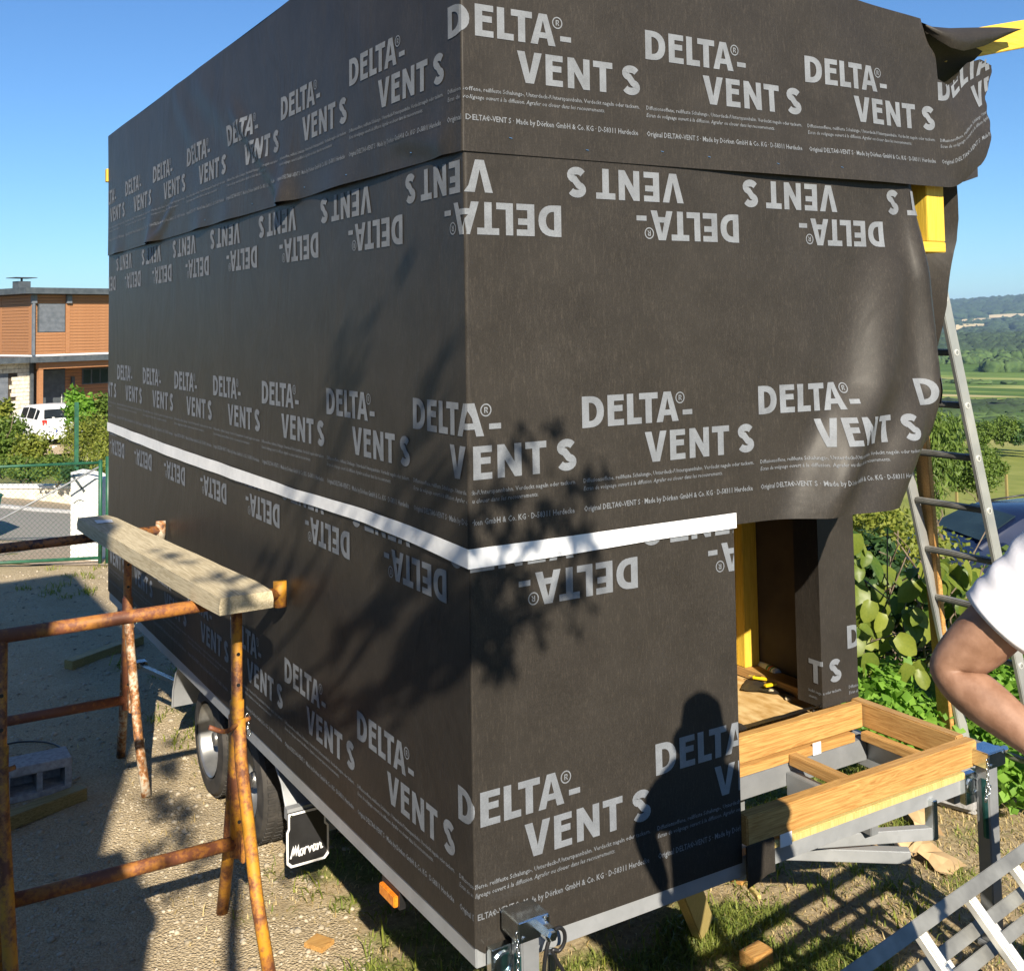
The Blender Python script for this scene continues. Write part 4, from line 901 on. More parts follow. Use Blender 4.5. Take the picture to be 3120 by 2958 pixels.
# brown paper and chips on the grass
def crumple(name, path, w, label, seed):
    r = np.random.default_rng(seed); V = []; P = spline(path, 3)
    for i, p in enumerate(P):
        t = P[min(i+1, len(P)-1)]-P[max(i-1, 0)]; s_ = np.array([-t[1], t[0], 0]); s_ /= np.linalg.norm(s_)+1e-9
        for k, a in enumerate((-1, -.4, .3, 1)):
            q = p+s_*w*a*(.7+.5*r.random())+np.array([0, 0, r.uniform(0, .05)]); q[2] = max(q[2], float(H(q[0], q[1]))+.004); V.append(q)
    n = len(P); o = mk(name, V, [[i*4+j, (i+1)*4+j, (i+1)*4+j+1, i*4+j+1] for i in range(n-1) for j in range(3)], MT['card']); return tag(o, label, 'paper')
g_ = lambda x, y, h=0: (x, y, float(H(x, y))+h)
pA, pB, pC, pD = onZ(1685, 1655), onZ(1722, 1640), onZ(1790, 1660), onZ(1850, 1690)
crumple('brown_paper', [g_(pA[0], pA[1], .03), g_(pB[0], pB[1], .05), g_(*((pB+pC)/2)[:2], .03), g_(pC[0], pC[1], .03), g_(pD[0], pD[1], .01)], .07, 'long strip of crumpled brown paper lying on grass below the porch', 3)
pA, pB, pC = onZ(1745, 1580), onZ(1772, 1590), onZ(1800, 1625)
crumple('brown_paper', [g_(pA[0], pA[1], .02), g_(pB[0], pB[1], .05), g_(pC[0], pC[1], .01)], .06, 'smaller folded piece of brown paper behind the long strip', 4)
def chip(px, py, sx, sy, mat, label, cat='wood offcut', h=.02, rz=.3):
    p = onZ(px, py); z = float(H(p[0], p[1])); c, s_ = math.cos(rz), math.sin(rz)
    o = MB().obox((p[0], p[1], z+h/2), (c, s_, 0), (-s_, c, 0), (0, 0, 1), (sx, sy, h), .002).build('wood_offcut', mat); return tag(o, label, cat)
chip(617, 1828, .085, .10, MT['timx'], 'small square yellow wood offcut on the bare ground', rz=.5)
chip(1432, 1700, .09, .07, MT['timx'], 'yellow wood chip on grass below the hanging membrane', rz=.2)
chip(1455, 1722, .02, .13, MT['propwood'], 'thin pale wood strip on the shaded grass', rz=-.3)
chip(1462, 1862, .12, .08, MT['timx'], 'brown wood block on dry ground at the foot of the ladder', h=.06, rz=.1)
chip(80, 1735, .07, .05, MT['plank'], 'flat pale stone-like offcut in the shaded gravel', rz=.4)
chip(1585, 1345, .05, .02, MT['timx'], 'thin wood sliver beside the pier', rz=.7) if False else None
# things on the porch floor
CT = thing('sealant_cartridge', 'white sealant cartridge with green and orange bands lying on the wooden floor', 'cartridge', (1.98, .93, .84))
a_ = np.array(onZ(1430, 1262, .845)); b_ = np.array(onZ(1503, 1300, .845)); dv = (b_-a_)/np.linalg.norm(b_-a_)
zc = .8385
a_[2] = b_[2] = zc
MB().lathe([(0, 0), (.007, 0), (.011, .05), (.012, .09), (.024, .092), (.0255, .10), (.0255, .30), (.022, .302), (.022, .31), (0, .31)], b_-dv*.31, dv, 20).build('tube', MT['white'], CT, auto=40)
MB().lathe([(.0258, .235), (.0261, .236), (.0261, .248), (.0258, .249)], b_-dv*.31, dv, 20).build('green_band', MT['label_g'], CT)
MB().lathe([(.0258, .252), (.0261, .253), (.0261, .268), (.0258, .269)], b_-dv*.31, dv, 20).build('orange_band', MT['label_r'], CT)
MB().lathe([(.0258, .271), (.0261, .272), (.0261, .28), (.0258, .281)], b_-dv*.31, dv, 20).build('green_band', MT['label_g'], CT)
p1 = onZ(1432, 1335, .803); p2 = onZ(1535, 1345, .803); p3 = onZ(1500, 1300, .803); p4 = onZ(1440, 1315, .803)
sc1 = rag('membrane_scrap', [p1, p2, p3, p4], 8, .012, 8, None); tag(sc1, 'flat dark membrane offcut on the wooden floor under the cutter', 'membrane scrap')
TL = thing('cutter', 'yellow utility cutter lying on a dark membrane scrap', 'cutter', tuple(onZ(1485, 1312, .82)))
a_ = onZ(1455, 1308, .832); b_ = onZ(1508, 1316, .832)
MB().bar(a_, b_, .02, .014, bev=.003).build('handle', MT['plastic_yel'], TL)
c_ = onZ(1478, 1325, .826); MB().bar(c_, b_+np.array([0, -.01, -.004]), .022, .012, bev=.003).build('handle', MT['plastic_yel'], TL)
MB().bar(a_+(b_-a_)*.3+np.array([0, 0, .008]), a_-(b_-a_)*.15+np.array([0, 0, .004]), .012, .002).build('blade', MT['zinc'], TL)
for px, py, lb_ in ((1522, 1350, 'small pale lump on the floor beside the wrapped pier'), (1490, 1335, 'small pale lump on the floor beside the yellow cutter')):
    p = onZ(px, py, .806); o = blobs('glue_blob', np.array([p]), np.array([[.02, .016, .01]]), MT['plank'], 5); tag(o, lb_, 'wood chip', 'chips on the porch floor')
# ------------------------------------------------------------------ man in a white T-shirt (mostly outside the frame)
MAN = thing('person', 'person in white T-shirt with bare bent arm and hand at the waist', 'person', (.30, -1.95, .85))
def skin_mesh(name, nodes, edges, mat, parent, sub=2, root=0):
    me = bpy.data.meshes.new(name); me.from_pydata([tuple(map(float, n[0])) for n in nodes], edges, []); o = bpy.data.objects.new(name, me); COL.objects.link(o)
    md = o.modifiers.new('skin', 'SKIN'); md.use_smooth_shade = True; md.branch_smoothing = .6
    for i, n in enumerate(nodes):
        rx = n[1] if hasattr(n[1], '__len__') else (n[1], n[1]); me.skin_vertices[0].data[i].radius = rx; me.skin_vertices[0].data[i].use_root = (i == root)
    ms = o.modifiers.new('sub', 'SUBSURF'); ms.levels = sub; ms.render_levels = sub
    dg = bpy.context.evaluated_depsgraph_get(); m2 = bpy.data.meshes.new_from_object(o.evaluated_get(dg)); bpy.data.objects.remove(o); bpy.data.meshes.remove(me)
    m2.materials.clear(); m2.materials.append(mat); m2.polygons.foreach_set('use_smooth', [True]*len(m2.polygons))
    ob = bpy.data.objects.new(name, m2); return link(ob, parent)
# directions of the body: it faces f, its right hand side (towards the house corner) is s
fdir = np.array([-.42, -.90, 0]); fdir /= np.linalg.norm(fdir); sdir = np.array([-fdir[1], fdir[0], 0]); sdir = -sdir if sdir[0] > 0 else sdir   # s points to -x side
C0 = np.array([.335, -1.93, 0]); GZ = .85
def B(s_, f_, z): return C0+sdir*s_+fdir*f_+np.array([0, 0, z])
S1 = B(.165, .0, 2.185); S2 = B(-.18, .0, 2.19)
EL1 = np.array(atd(1829, 1297, 2.06)); WR1 = np.array(atd(2040, 1462, 1.90)); HN1 = WR1+(WR1-EL1)/np.linalg.norm(WR1-EL1)*.03
mid1 = (S1+EL1)/2; fa1 = EL1+(WR1-EL1)*.25; fa2 = EL1+(WR1-EL1)*.6
EL2 = B(-.34, -.02, 1.93); WR2 = B(-.33, .16, 1.75)
nodes = [(B(0, 0, 1.70), .105), (B(0, .0, 1.88), .105), (B(0, -.01, 2.08), .10), (B(0, -.01, 2.22), (.06, .06)), (B(.02, .01, 2.255), .055), (B(.04, .03, 2.30), (.075, .09)), (B(.045, .03, 2.36), (.078, .095)), (B(.045, .02, 2.42), (.06, .07)),
         (S1, .050), (mid1, .060), (EL1+(S1-EL1)*.15, .056), (EL1, .050), (fa1, .052), (fa2, .041), (WR1, .030),
         (S2, .046), ((S2+EL2)/2, .046), (EL2, .042), ((EL2+WR2)/2, .038), (WR2, .028),
         (B(.095, 0, 1.58), .075), (B(.10, .02, 1.32), .055), (B(.10, -.01, 1.05), .052), (B(.10, -.02, .92), .040), (B(.10, .10, .885), .035),
         (B(-.095, 0, 1.58), .075), (B(-.10, .02, 1.32), .055), (B(-.10, -.01, 1.05), .052), (B(-.10, -.02, .92), .040), (B(-.10, .10, .885), .035)]
edges = [(0, 1), (1, 2), (2, 3), (3, 4), (4, 5), (5, 6), (6, 7), (2, 8), (8, 9), (9, 10), (10, 11), (11, 12), (12, 13), (13, 14), (2, 15), (15, 16), (16, 17), (17, 18), (18, 19), (0, 20), (20, 21), (21, 22), (22, 23), (23, 24), (0, 25), (25, 26), (26, 27), (27, 28), (28, 29)]
BODY = skin_mesh('body', nodes, edges, MT['skin'], MAN, 2)
def hand(wr, dirv, palmn, side):
    d = dirv/np.linalg.norm(dirv); n_ = palmn-d*(palmn@d); n_ /= np.linalg.norm(n_); w_ = np.cross(d, n_)*side
    nd = [(wr-d*.015, (.028, .022)), (wr+d*.03, (.036, .018)), (wr+d*.075, (.040, .016))]; ed = [(0, 1), (1, 2)]
    for k, (off, ln) in enumerate(((-.032, .078), (-.011, .088), (.011, .083), (.031, .066))):
        b = len(nd); base = wr+d*.085+w_*off
        nd += [(base, .0098), (base+d*ln*.42+n_*.010, .0090), (base+d*ln*.72+n_*.030, .0082), (base+d*ln*.86+n_*.052, .0070)]
        ed += [(2, b), (b, b+1), (b+1, b+2), (b+2, b+3)]
    b = len(nd); base = wr+d*.03-w_*.034
    nd += [(base, .012), (base+d*.03-w_*.022+n_*.012, .0105), (base+d*.058-w_*.024+n_*.03, .009)]; ed += [(1, b), (b, b+1), (b+1, b+2)]
    return nd, ed
nd, ed = hand(WR1, WR1-EL1, sdir*-1+np.array([0, 0, -.6]), 1); skin_mesh('hand', nd, ed, MT['skin'], MAN, 2)
nd, ed = hand(WR2, WR2-EL2, sdir, -1); skin_mesh('hand', nd, ed, MT['skin'], MAN, 2)
# T-shirt: torso, and short sleeves as open cloth tubes with creases
def loft_rings(name, rings, mat, parent, close=(False, False), n=36, crease=.003, seed=0):
    V = []; r = np.random.default_rng(seed); ph = r.uniform(0, 6.28, 4)
    for z, cs, cf, ws, wf in rings:
        for k in range(n):
            an = 2*math.pi*k/n; q = 1+crease/ws*(math.sin(an*5+z*23+ph[0])*.6+math.sin(an*3-z*31+ph[1])*.7); c_, s2 = math.cos(an), math.sin(an)
            V.append(B(cs+ws*q*math.copysign(abs(c_)**.85, c_), cf+wf*q*math.copysign(abs(s2)**.85, s2), z))
    m_ = len(rings); F = [[i*n+k, i*n+(k+1) % n, (i+1)*n+(k+1) % n, (i+1)*n+k] for i in range(m_-1) for k in range(n)]
    if close[0]: F.append(list(range(n))[::-1])
    if close[1]: F.append([(m_-1)*n+k for k in range(n)])
    return mk(name, V, F, mat, parent, True)
RG = [(1.585, .008, 0, .178, .135), (1.60, .008, 0, .190, .145), (1.68, .008, 0, .192, .146), (1.78, .008, 0, .188, .142), (1.88, .006, 0, .190, .142), (1.98, .004, 0, .198, .144), (2.07, 0, -.005, .208, .140), (2.14, 0, -.01, .210, .128), (2.185, 0, -.012, .185, .112), (2.215, 0, -.012, .135, .095), (2.238, 0, -.01, .088, .080), (2.244, 0, -.008, .072, .070)]
TEE = loft_rings('t_shirt', RG, MT['tee'], MAN, seed=4)
def sleeve(S_, E_, fr, r0, r1, seed):
    r = np.random.default_rng(seed); d = (E_-S_); ln = np.linalg.norm(d); d /= ln; a = np.cross(d, (0, 0, 1.0)); a /= np.linalg.norm(a); b = np.cross(d, a); V = []; nA = 40; nL = 22
    for i in range(nL+1):
        t = i/nL; p = S_+d*((ln*fr+.02)*t-.05)
        for k in range(nA):
            an = 2*math.pi*k/nA; w = .002*math.sin(an*4+t*5)+.002*math.sin(an*3-t*9+1)+.002*math.sin(t*24+an*2)*math.sin(an); V.append(p+(a*math.cos(an)+b*math.sin(an)*1.05)*(r0+(r1-r0)*t+w*smooth01(t*2)*smooth01((1.05-t)*4)))
    for k in range(nA): V.append(S_+d*(ln*fr-.03-.012)+(a*math.cos(2*math.pi*k/nA)+b*math.sin(2*math.pi*k/nA)*1.05)*(r1-.008))
    F = [[i*nA+k, i*nA+(k+1) % nA, (i+1)*nA+(k+1) % nA, (i+1)*nA+k] for i in range(nL+1) for k in range(nA)]
    return mk('sleeve', V, F, MT['tee'], TEE, True)
sleeve(S1, EL1, .62, .080, .071, 1); sleeve(S2, EL2, .62, .080, .082, 2)
TRS = loft_rings('trousers', [(1.70, 0, 0, .168, .125), (1.64, 0, 0, .175, .132), (1.56, 0, 0, .185, .138), (1.49, 0, 0, .182, .130), (1.455, 0, 0, .165, .110), (1.44, 0, 0, .10, .06)], MT['jean'], MAN, (True, True), seed=5)
for s_ in (1, -1):
    o = loft_rings('trouser_leg', [(1.50, s_*.092, 0, .088, .115), (1.40, s_*.096, .005, .088, .105), (1.30, s_*.098, .015, .078, .092), (1.18, s_*.10, .005, .070, .082), (1.05, s_*.10, -.008, .066, .078), (.925, s_*.10, -.012, .068, .082)], MT['jean'], MAN, seed=6+s_)
    o.parent = TRS; o.matrix_parent_inverse = Matrix.Identity(4)
for s_ in (.10, -.10): skin_mesh('shoe', [(B(s_, -.06, .90), (.045, .045)), (B(s_, .06, .892), (.046, .036)), (B(s_, .16, .885), (.042, .028))], [(0, 1), (1, 2)], MT['shoe'], MAN, 2)
# sun hat with a brim
MB().lathe([(.0, .135), (.05, .13), (.085, .10), (.097, .04), (.10, .0), (.132, -.022), (.134, -.016), (.105, .008), (.0, .01)], B(.045, .02, 2.385), (0, 0, 1), 28).build('hat', MT['hat'], MAN, auto=50)
HC = B(.045, .03, 2.318)
for s_ in (1, -1):
    blobs('ear', np.array([HC+sdir*s_*.082+fdir*-.005]), np.array([[.018, .018, .032]]), MT['skin'], 4, ICO2_V, ICO2_F, .05, MAN, True)
    e = blobs('eye', np.array([HC+sdir*s_*.030+fdir*.085+np.array([0, 0, .012])]), np.array([[.009, .009, .006]]), MT['white'], 4, ICO2_V, ICO2_F, .0, MAN, True)
for s_ in (1, -1): blobs('iris', np.array([HC+sdir*s_*.030+fdir*.0925+np.array([0, 0, .012])]), np.array([[.0038, .0038, .0040]]), MT['hair'], 4, ICO2_V, ICO2_F, .0, MAN, True)
blobs('nose', np.array([HC+fdir*.105+np.array([0, 0, -.018])]), np.array([[.017, .02, .027]]), MT['skin'], 4, ICO2_V, ICO2_F, .05, MAN, True)
MB().tube([HC+sdir*.024+fdir*.094+np.array([0, 0, -.058]), HC+fdir*.103+np.array([0, 0, -.060]), HC-sdir*.024+fdir*.094+np.array([0, 0, -.058])], [.003, .006, .003], 8).build('mouth', simple('lips', (.35, .13, .10), (.42, .17, .13), 20, .5), MAN, True)
blobs('hair', np.array([HC+fdir*-.03+np.array([0, 0, .045])]), np.array([[.083, .098, .085]]), MT['hair'], 6, ICO2_V, ICO2_F, .04, MAN, True)
# ------------------------------------------------------------------ ladders
def ladder(name, label, base, top, side, width, n_r, off0, pitch, rail=(.026, .068), mats=('alu', 'alud'), hole=True):
    """base/top: centre points of the first rail; side: unit vector to the second rail"""
    base = np.array(base, float); top = np.array(top, float); side = np.array(side, float)/np.linalg.norm(side); d = top-base; Ln = np.linalg.norm(d); d /= Ln; nrm = np.cross(d, side)
    T = thing(name, label, 'ladder', tuple(base+side*width/2))
    for k in (0, 1):
        p = base+side*width*k
        m = MB().obox(p+d*Ln/2, d, side, nrm, (Ln, rail[0], rail[1]), .004); r_ = m.build('side_rail', MT[mats[0]], T)
        MB().obox(p-d*.005, d, side, nrm, (.05, rail[0]+.008, rail[1]+.008), .004).build('rubber_foot', MT['blackp'], r_)
        if hole:
            for i in range(n_r):
                sg = -1 if k == 0 else 1
                MB().lathe([(.010, .003), (.016, .003), (.017, .0), (.010, .0), (.009, -.002), (0, -.002)], p+d*(off0+pitch*i)+side*sg*rail[0]/2, side*sg, 14).build('rung_ferrule', MT['alub'], r_)
    for i in range(n_r):
        c = base+d*(off0+pitch*i)+side*width/2; m = MB().obox(c, side, d, nrm, (width-rail[0], .032, .030), .006)
        m.obox(c+nrm*.0155, side, d, nrm, (width-rail[0]-.02, .008, .003)); m.build('rung', MT[mats[1]], T)
    return T
# tall ladder against the roof edge on the far side
ladder('ladder', 'tall aluminium ladder leaning against the porch side of the tiny house', (3.745, .50, .0), (2.72, .50, 3.975), (0, 1, 0), .45, 13, .30, .281)
# board standing beside it
bt = np.array(onX(1786, 905, 3.36)); bb = np.array(onX(1829, 1405, 3.62)); bd_ = (bb-bt)/np.linalg.norm(bb-bt)
bb = bb+bd_*((bb[2]-float(H(bb[0], bb[1])))/-bd_[2]); bt = bt-bd_*((3.6-bt[2])/-bd_[2]*-1*-1)
tag(MB().bar(bb, bt, .105, .027, (1, -.25, .3), .003).build('wooden_board', MT['timx']), 'long yellow board standing behind the left rail of the tall ladder', 'board')
# ladder in front, laid flat on two low trestles
za = .93
r1a = np.array(onZ(1500, 1985, za)); r1b = np.array(onZ(2090, 1566, za)); dl = (r1b-r1a)/np.linalg.norm(r1b-r1a); r1a = r1b-dl*2.9; sd_ = np.array([dl[1], -dl[0], 0])
r1b = r1b+dl*.3
LD = thing('ladder', 'folded aluminium ladder lying tilted with bright ribbed rungs in front of the porch', 'ladder', tuple((r1a+r1b)/2+sd_*.2))
sT = (sd_+np.array([0, 0, -1.0]))/math.sqrt(2); nT = np.cross(sT, dl); nT = nT if nT[2] > 0 else -nT
def lrail(off, a, b, dz=0, w=.028, h=.072, m='alud'):
    p = r1a+dl*a+sT*off+nT*dz; q = r1a+dl*b+sT*off+nT*dz; o = MB(); o.bar(p, q, w, h, nT, .004); o.bar(p+nT*h/2, q+nT*h/2, w+.012, .008, nT, .002); return o.build('side_rail', MT[m], LD)
Lr = np.linalg.norm(r1b-r1a)
lrail(0, 0, Lr); lrail(.42, 0, Lr)
lrail(.085, 0, Lr, -.060, .026, .060); lrail(.345, 0, Lr, -.060, .026, .060)
lrail(.145, 0, Lr-.42, -.060, .024, .055); lrail(.285, 0, Lr-.42, -.060, .024, .055)
s0 = (np.array(onZ(1785, 1806, za))-r1a)@dl
for k in range(-6, 7):
    t = s0+.28*k
    if not .05 < t < Lr-.1: continue
    for c, wdt in ((r1a+dl*t+sT*.21+nT*.012, .392), (r1a+dl*(t+.105)+sT*.215-nT*.06, .235)):
        m = MB().obox(c, sT, dl, nT, (wdt, .036, .026), .004)
        for q in (-.012, -.004, .004, .012): m.obox(c+nT*.0140+dl*q, sT, dl, nT, (wdt-.004, .0035, .003))
        m.build('rung', MT['alub'], LD)
for tt, wh_ in ((.35, 'low wooden sawhorse under the ladder end beside the left jack'), (Lr-.08, 'low wooden sawhorse under the ladder end beyond the right jack')):
    c = r1a+dl*tt+sT*.215-nT*.135
    T = thing('sawhorse', wh_, 'sawhorse', (c[0], c[1], float(H(c[0], c[1]))), group='sawhorses under the tilted ladder')
    MB().bar(c-sT*.30, c+sT*.30, .06, .07, nT, .003).build('beam', MT['oldwood'], T)
    for a in (-.25, .25):
        for b_ in (-1, 1):
            p = c+sT*a; q = p+dl*b_*.18; MB().bar((p[0]+dl[0]*b_*.045, p[1]+dl[1]*b_*.045, p[2]), (q[0], q[1], float(H(q[0], q[1]))-.01), .05, .03, (sd_[0], sd_[1], 0)).build('leg', MT['oldwood'], T)
# ------------------------------------------------------------------ foliage tools
def leafcloud(name, cents, n, size, mat, seed, parent=None, long=1.6, droop=0.0, shell=.55):
    """n small folded leaves spread through ellipsoids [(centre, (rx,ry,rz))]"""
    r = np.random.default_rng(seed); C = np.array([c for c, _ in cents], float); R = np.array([q if hasattr(q, '__len__') else (q, q, q) for _, q in cents], float)
    wt = R.prod(1)**.75; k = r.choice(len(C), n, p=wt/wt.sum()); d = r.normal(size=(n, 3)); d /= np.linalg.norm(d, axis=1)[:, None]
    rad_ = r.random(n)**shell; P = C[k]+d*R[k]*rad_[:, None]
    nrm = d*.7+r.normal(size=(n, 3))*.6+np.array([0, 0, .5]); nrm /= np.linalg.norm(nrm, axis=1)[:, None]
    t = np.cross(nrm, r.normal(size=(n, 3))); t[:, 2] -= droop; t /= np.linalg.norm(t, axis=1)[:, None]+1e-9; s_ = np.cross(nrm, t)
    L_ = size*r.uniform(.6, 1.3, n)[:, None]; W = L_/long
    V = np.stack([P, P+t*L_*.5+s_*W*.5-nrm*L_*.06, P+t*L_, P+t*L_*.5-s_*W*.5-nrm*L_*.06, P+t*L_*.5+nrm*L_*.04], 1); o = np.arange(n)[:, None]*5
    F = np.concatenate([o+np.array([[0, 1, 4]]), o+np.array([[1, 2, 4]]), o+np.array([[2, 3, 4]]), o+np.array([[3, 0, 4]])])
    return mkfast(name, V.reshape(-1, 3), F, mat, parent)
def limb(m, p, q, r0, r1, seed, n=5, bend=.08):
    r = np.random.default_rng(seed); p = np.array(p, float); q = np.array(q, float); ln = np.linalg.norm(q-p)
    pts = [p+(q-p)*t+(r.normal(size=3)*bend*ln*math.sin(t*math.pi)) for t in np.linspace(0, 1, n)]; m.tube(pts, list(np.linspace(r0, r1, n)), 7)
def bush(name, label, c, rad_, n, size, mat, seed, cat='shrub', group=None, lumps=7, stem=True, long=1.7, droop=0.0):
    r = np.random.default_rng(seed); c = np.array(c, float); rad_ = np.array(rad_, float); g = np.array([c[0], c[1], c[2]-rad_[2]])
    T = thing(name, label, cat, tuple(g), group=group); ce = [(c, rad_*.72)]
    for i in range(lumps):
        d = r.normal(size=3); d /= np.linalg.norm(d); ce.append((c+d*rad_*.62, rad_*r.uniform(.28, .5)))
    if stem:
        m = MB()
        for i in range(5): limb(m, g+np.array([0, 0, -.05]), c+r.normal(size=3)*rad_*.45, .02*rad_[2]**.5, .006, seed+i)
        m.build('stems', MT['bark'], T, True)
    leafcloud('foliage', ce, n, size, mat, seed+50, T, long, droop); return T
def tree(name, label, base, trunk_h, cents, n, size, mat, seed, tr=.06, cat='tree', group=None, long=1.8, droop=0.0):
    T = thing(name, label, cat, tuple(base), group=group); m = MB(); base = np.array(base, float); top = base+np.array([0, 0, trunk_h])
    limb(m, base-np.array([0, 0, .1]), top, tr, tr*.7, seed, 6, .03)
    for i, (c, q) in enumerate(cents): limb(m, base+(top-base)*(.6+.4*((i*37) % 10)/10), c, tr*.5, tr*.12, seed+i+1)
    m.build('trunk', MT['bark'], T, True); leafcloud('crown', cents, n, size, mat, seed+9, T, long, droop); return T
# ------------------------------------------------------------------ kiwi vine behind the porch: large round leaves
KV = thing('kiwi_vine', 'climbing vine with large round bright green leaves behind the porch', 'vine', (3.35, 1.55, float(H(3.35, 1.55))))
def leafmesh(seed):
    r = np.random.default_rng(seed); n = 12; V = [(0, 0, 0)]; F = []
    for i in range(n):
        a = 2*math.pi*i/n; rr_ = .5*(1+.10*math.cos(a*2)+.03*r.normal()); x = rr_*math.sin(a); y = .5-rr_*math.cos(a)*1.08
        if i == 0: y += .10
        if i == n//2: y += .08
        V.append((x*.96, y, .30*abs(x)-.22*y*y+.035*r.normal()))
    V[0] = (0, .5, -.03)
    for i in range(n): F.append([0, 1+i, 1+(i+1) % n])
    me = bpy.data.meshes.new('leaf'); me.from_pydata(V, [], F); me.materials.append(MT['kiwi']); me.polygons.foreach_set('use_smooth', [True]*len(me.polygons)); me.update(); return me
LM = [leafmesh(s_) for s_ in range(4)]
rk = np.random.default_rng(5)
def vine_leaf(pos, size, nrm, roll):
    n_ = Vector(nrm).normalized(); q = n_.to_track_quat('Z', 'Y'); o = bpy.data.objects.new('leaf', LM[rk.integers(0, 4)]); COL.objects.link(o); o.parent = KV
    Mx = Matrix.Translation(Vector(pos)) @ q.to_matrix().to_4x4() @ Matrix.Rotation(roll, 4, 'Z') @ Matrix.Scale(size, 4)
    o.matrix_parent_inverse = Matrix.Translation(-Vector(ROOT[KV.name])); o.matrix_basis = Mx
cnt = 0
while cnt < 165:
    px = rk.uniform(1640, 1935); py = rk.uniform(985, 1420)
    top_ = np.interp(px, [1640, 1660, 1700, 1745, 1760, 1800, 1850, 1900, 1935], [1010, 1005, 1090, 1075, 1085, 1090, 1075, 1085, 1090])
    bot_ = np.interp(px, [1640, 1700, 1760, 1830, 1880, 1935], [1250, 1300, 1300, 1330, 1260, 1190])
    if py < top_ or py > bot_: continue
    dpt = rk.uniform(6.2, 7.4); p = atd(px, py, dpt); cnt += 1
    nr = -ray(px, py)/1.1*.5+np.array([-.25, -.75, .55])*.8+rk.normal(size=3)*.55
    vine_leaf(p, rk.uniform(.075, .145), nr, rk.uniform(-.9, .9)+math.pi)
m = MB()
for k in range(16):
    a = atd(rk.uniform(1650, 1900), rk.uniform(1330, 1420), 7.0); a[2] = float(H(a[0], a[1])); q = atd(rk.uniform(1650, 1920), rk.uniform(1020, 1150), rk.uniform(6.4, 7.4)); limb(m, a, q, .010, .004, k, 7, .12)
m.build('stems', MT['bark'], KV, True)
dk = leafcloud('inner_foliage', [(atd(1700, 1180, 7.5), (.35, .3, .42)), (atd(1770, 1200, 7.5), (.35, .3, .40)), (atd(1850, 1190, 7.6), (.35, .3, .36)), (atd(1690, 1080, 7.5), (.18, .2, .22))], 3600, .08, MT['leaf3'], 4, KV); dk['kind'] = 'stuff'  # darker leaf colour behind stands for the shade between the vine leaves
# strawberry-like ground cover below it
gc = []
for px, py, d_, q in [(1690, 1330, 6.2, .20), (1740, 1370, 6.3, .22), (1700, 1400, 5.9, .18), (1770, 1400, 6.2, .22), (1860, 1370, 6.6, .25), (1920, 1440, 6.3, .25), (1960, 1400, 6.8, .28), (1950, 1500, 5.9, .20), (1970, 1320, 7.2, .3), (1900, 1330, 7.2, .3), (1730, 1330, 6.7, .25)]:
    c = atd(px, py, d_); gc.append((c, (q*1.1, q*1.1, q*.8)))
o = leafcloud('ground_cover', gc, 6500, .062, MT['leaf4'], 12, None, 1.25); tag(o, 'dense low bright green leaves growing below the vine', 'ground cover', kind='stuff')
o = leafcloud('dry_brush', [(atd(1950, 1170, 8.4), (.5, .4, .5)), (atd(1985, 1290, 7.9), (.4, .4, .45)), (atd(1900, 1250, 8.4), (.4, .3, .5))], 1500, .07, MT['leaf1'], 14, None); tag(o, 'loose greenery and twigs behind the tall ladder', 'brush', kind='stuff')
m = MB()
for k in range(70):
    a = atd(rk.uniform(1870, 2000), rk.uniform(1230, 1370), 8.1); q = a+np.array([rk.normal()*.12, rk.normal()*.12, rk.uniform(.3, .75)]); limb(m, a, q, .004, .0015, 200+k, 4, .1)
tag(m.build('dry_twigs', MT['bark'], None, True), 'thin bare dry twigs standing behind the tall ladder', 'brush', kind='stuff')
tag(MB().obox((3.62, .92, .10), (1, .3, 0), (-.3, 1, 0), (0, 0, 1), (.45, .30, .20), .03).build('boulder', MT['concrete']), 'grey stone slab beside the foot of the tall ladder', 'stone')
# low scrub at the meadow edge
o = leafcloud('scrub', [(atd(1680, 985+k*9, 9.5+k*.4), (.35, .35, .16)) for k in range(3)]+[(atd(1730, 1045, 9.5), (.5, .4, .22)), (atd(1790, 1060, 9.6), (.4, .4, .2))], 2600, .06, MT['leaf2'], 17, None); tag(o, 'yellow green scrub between the vine and the parked car', 'scrub', kind='stuff')
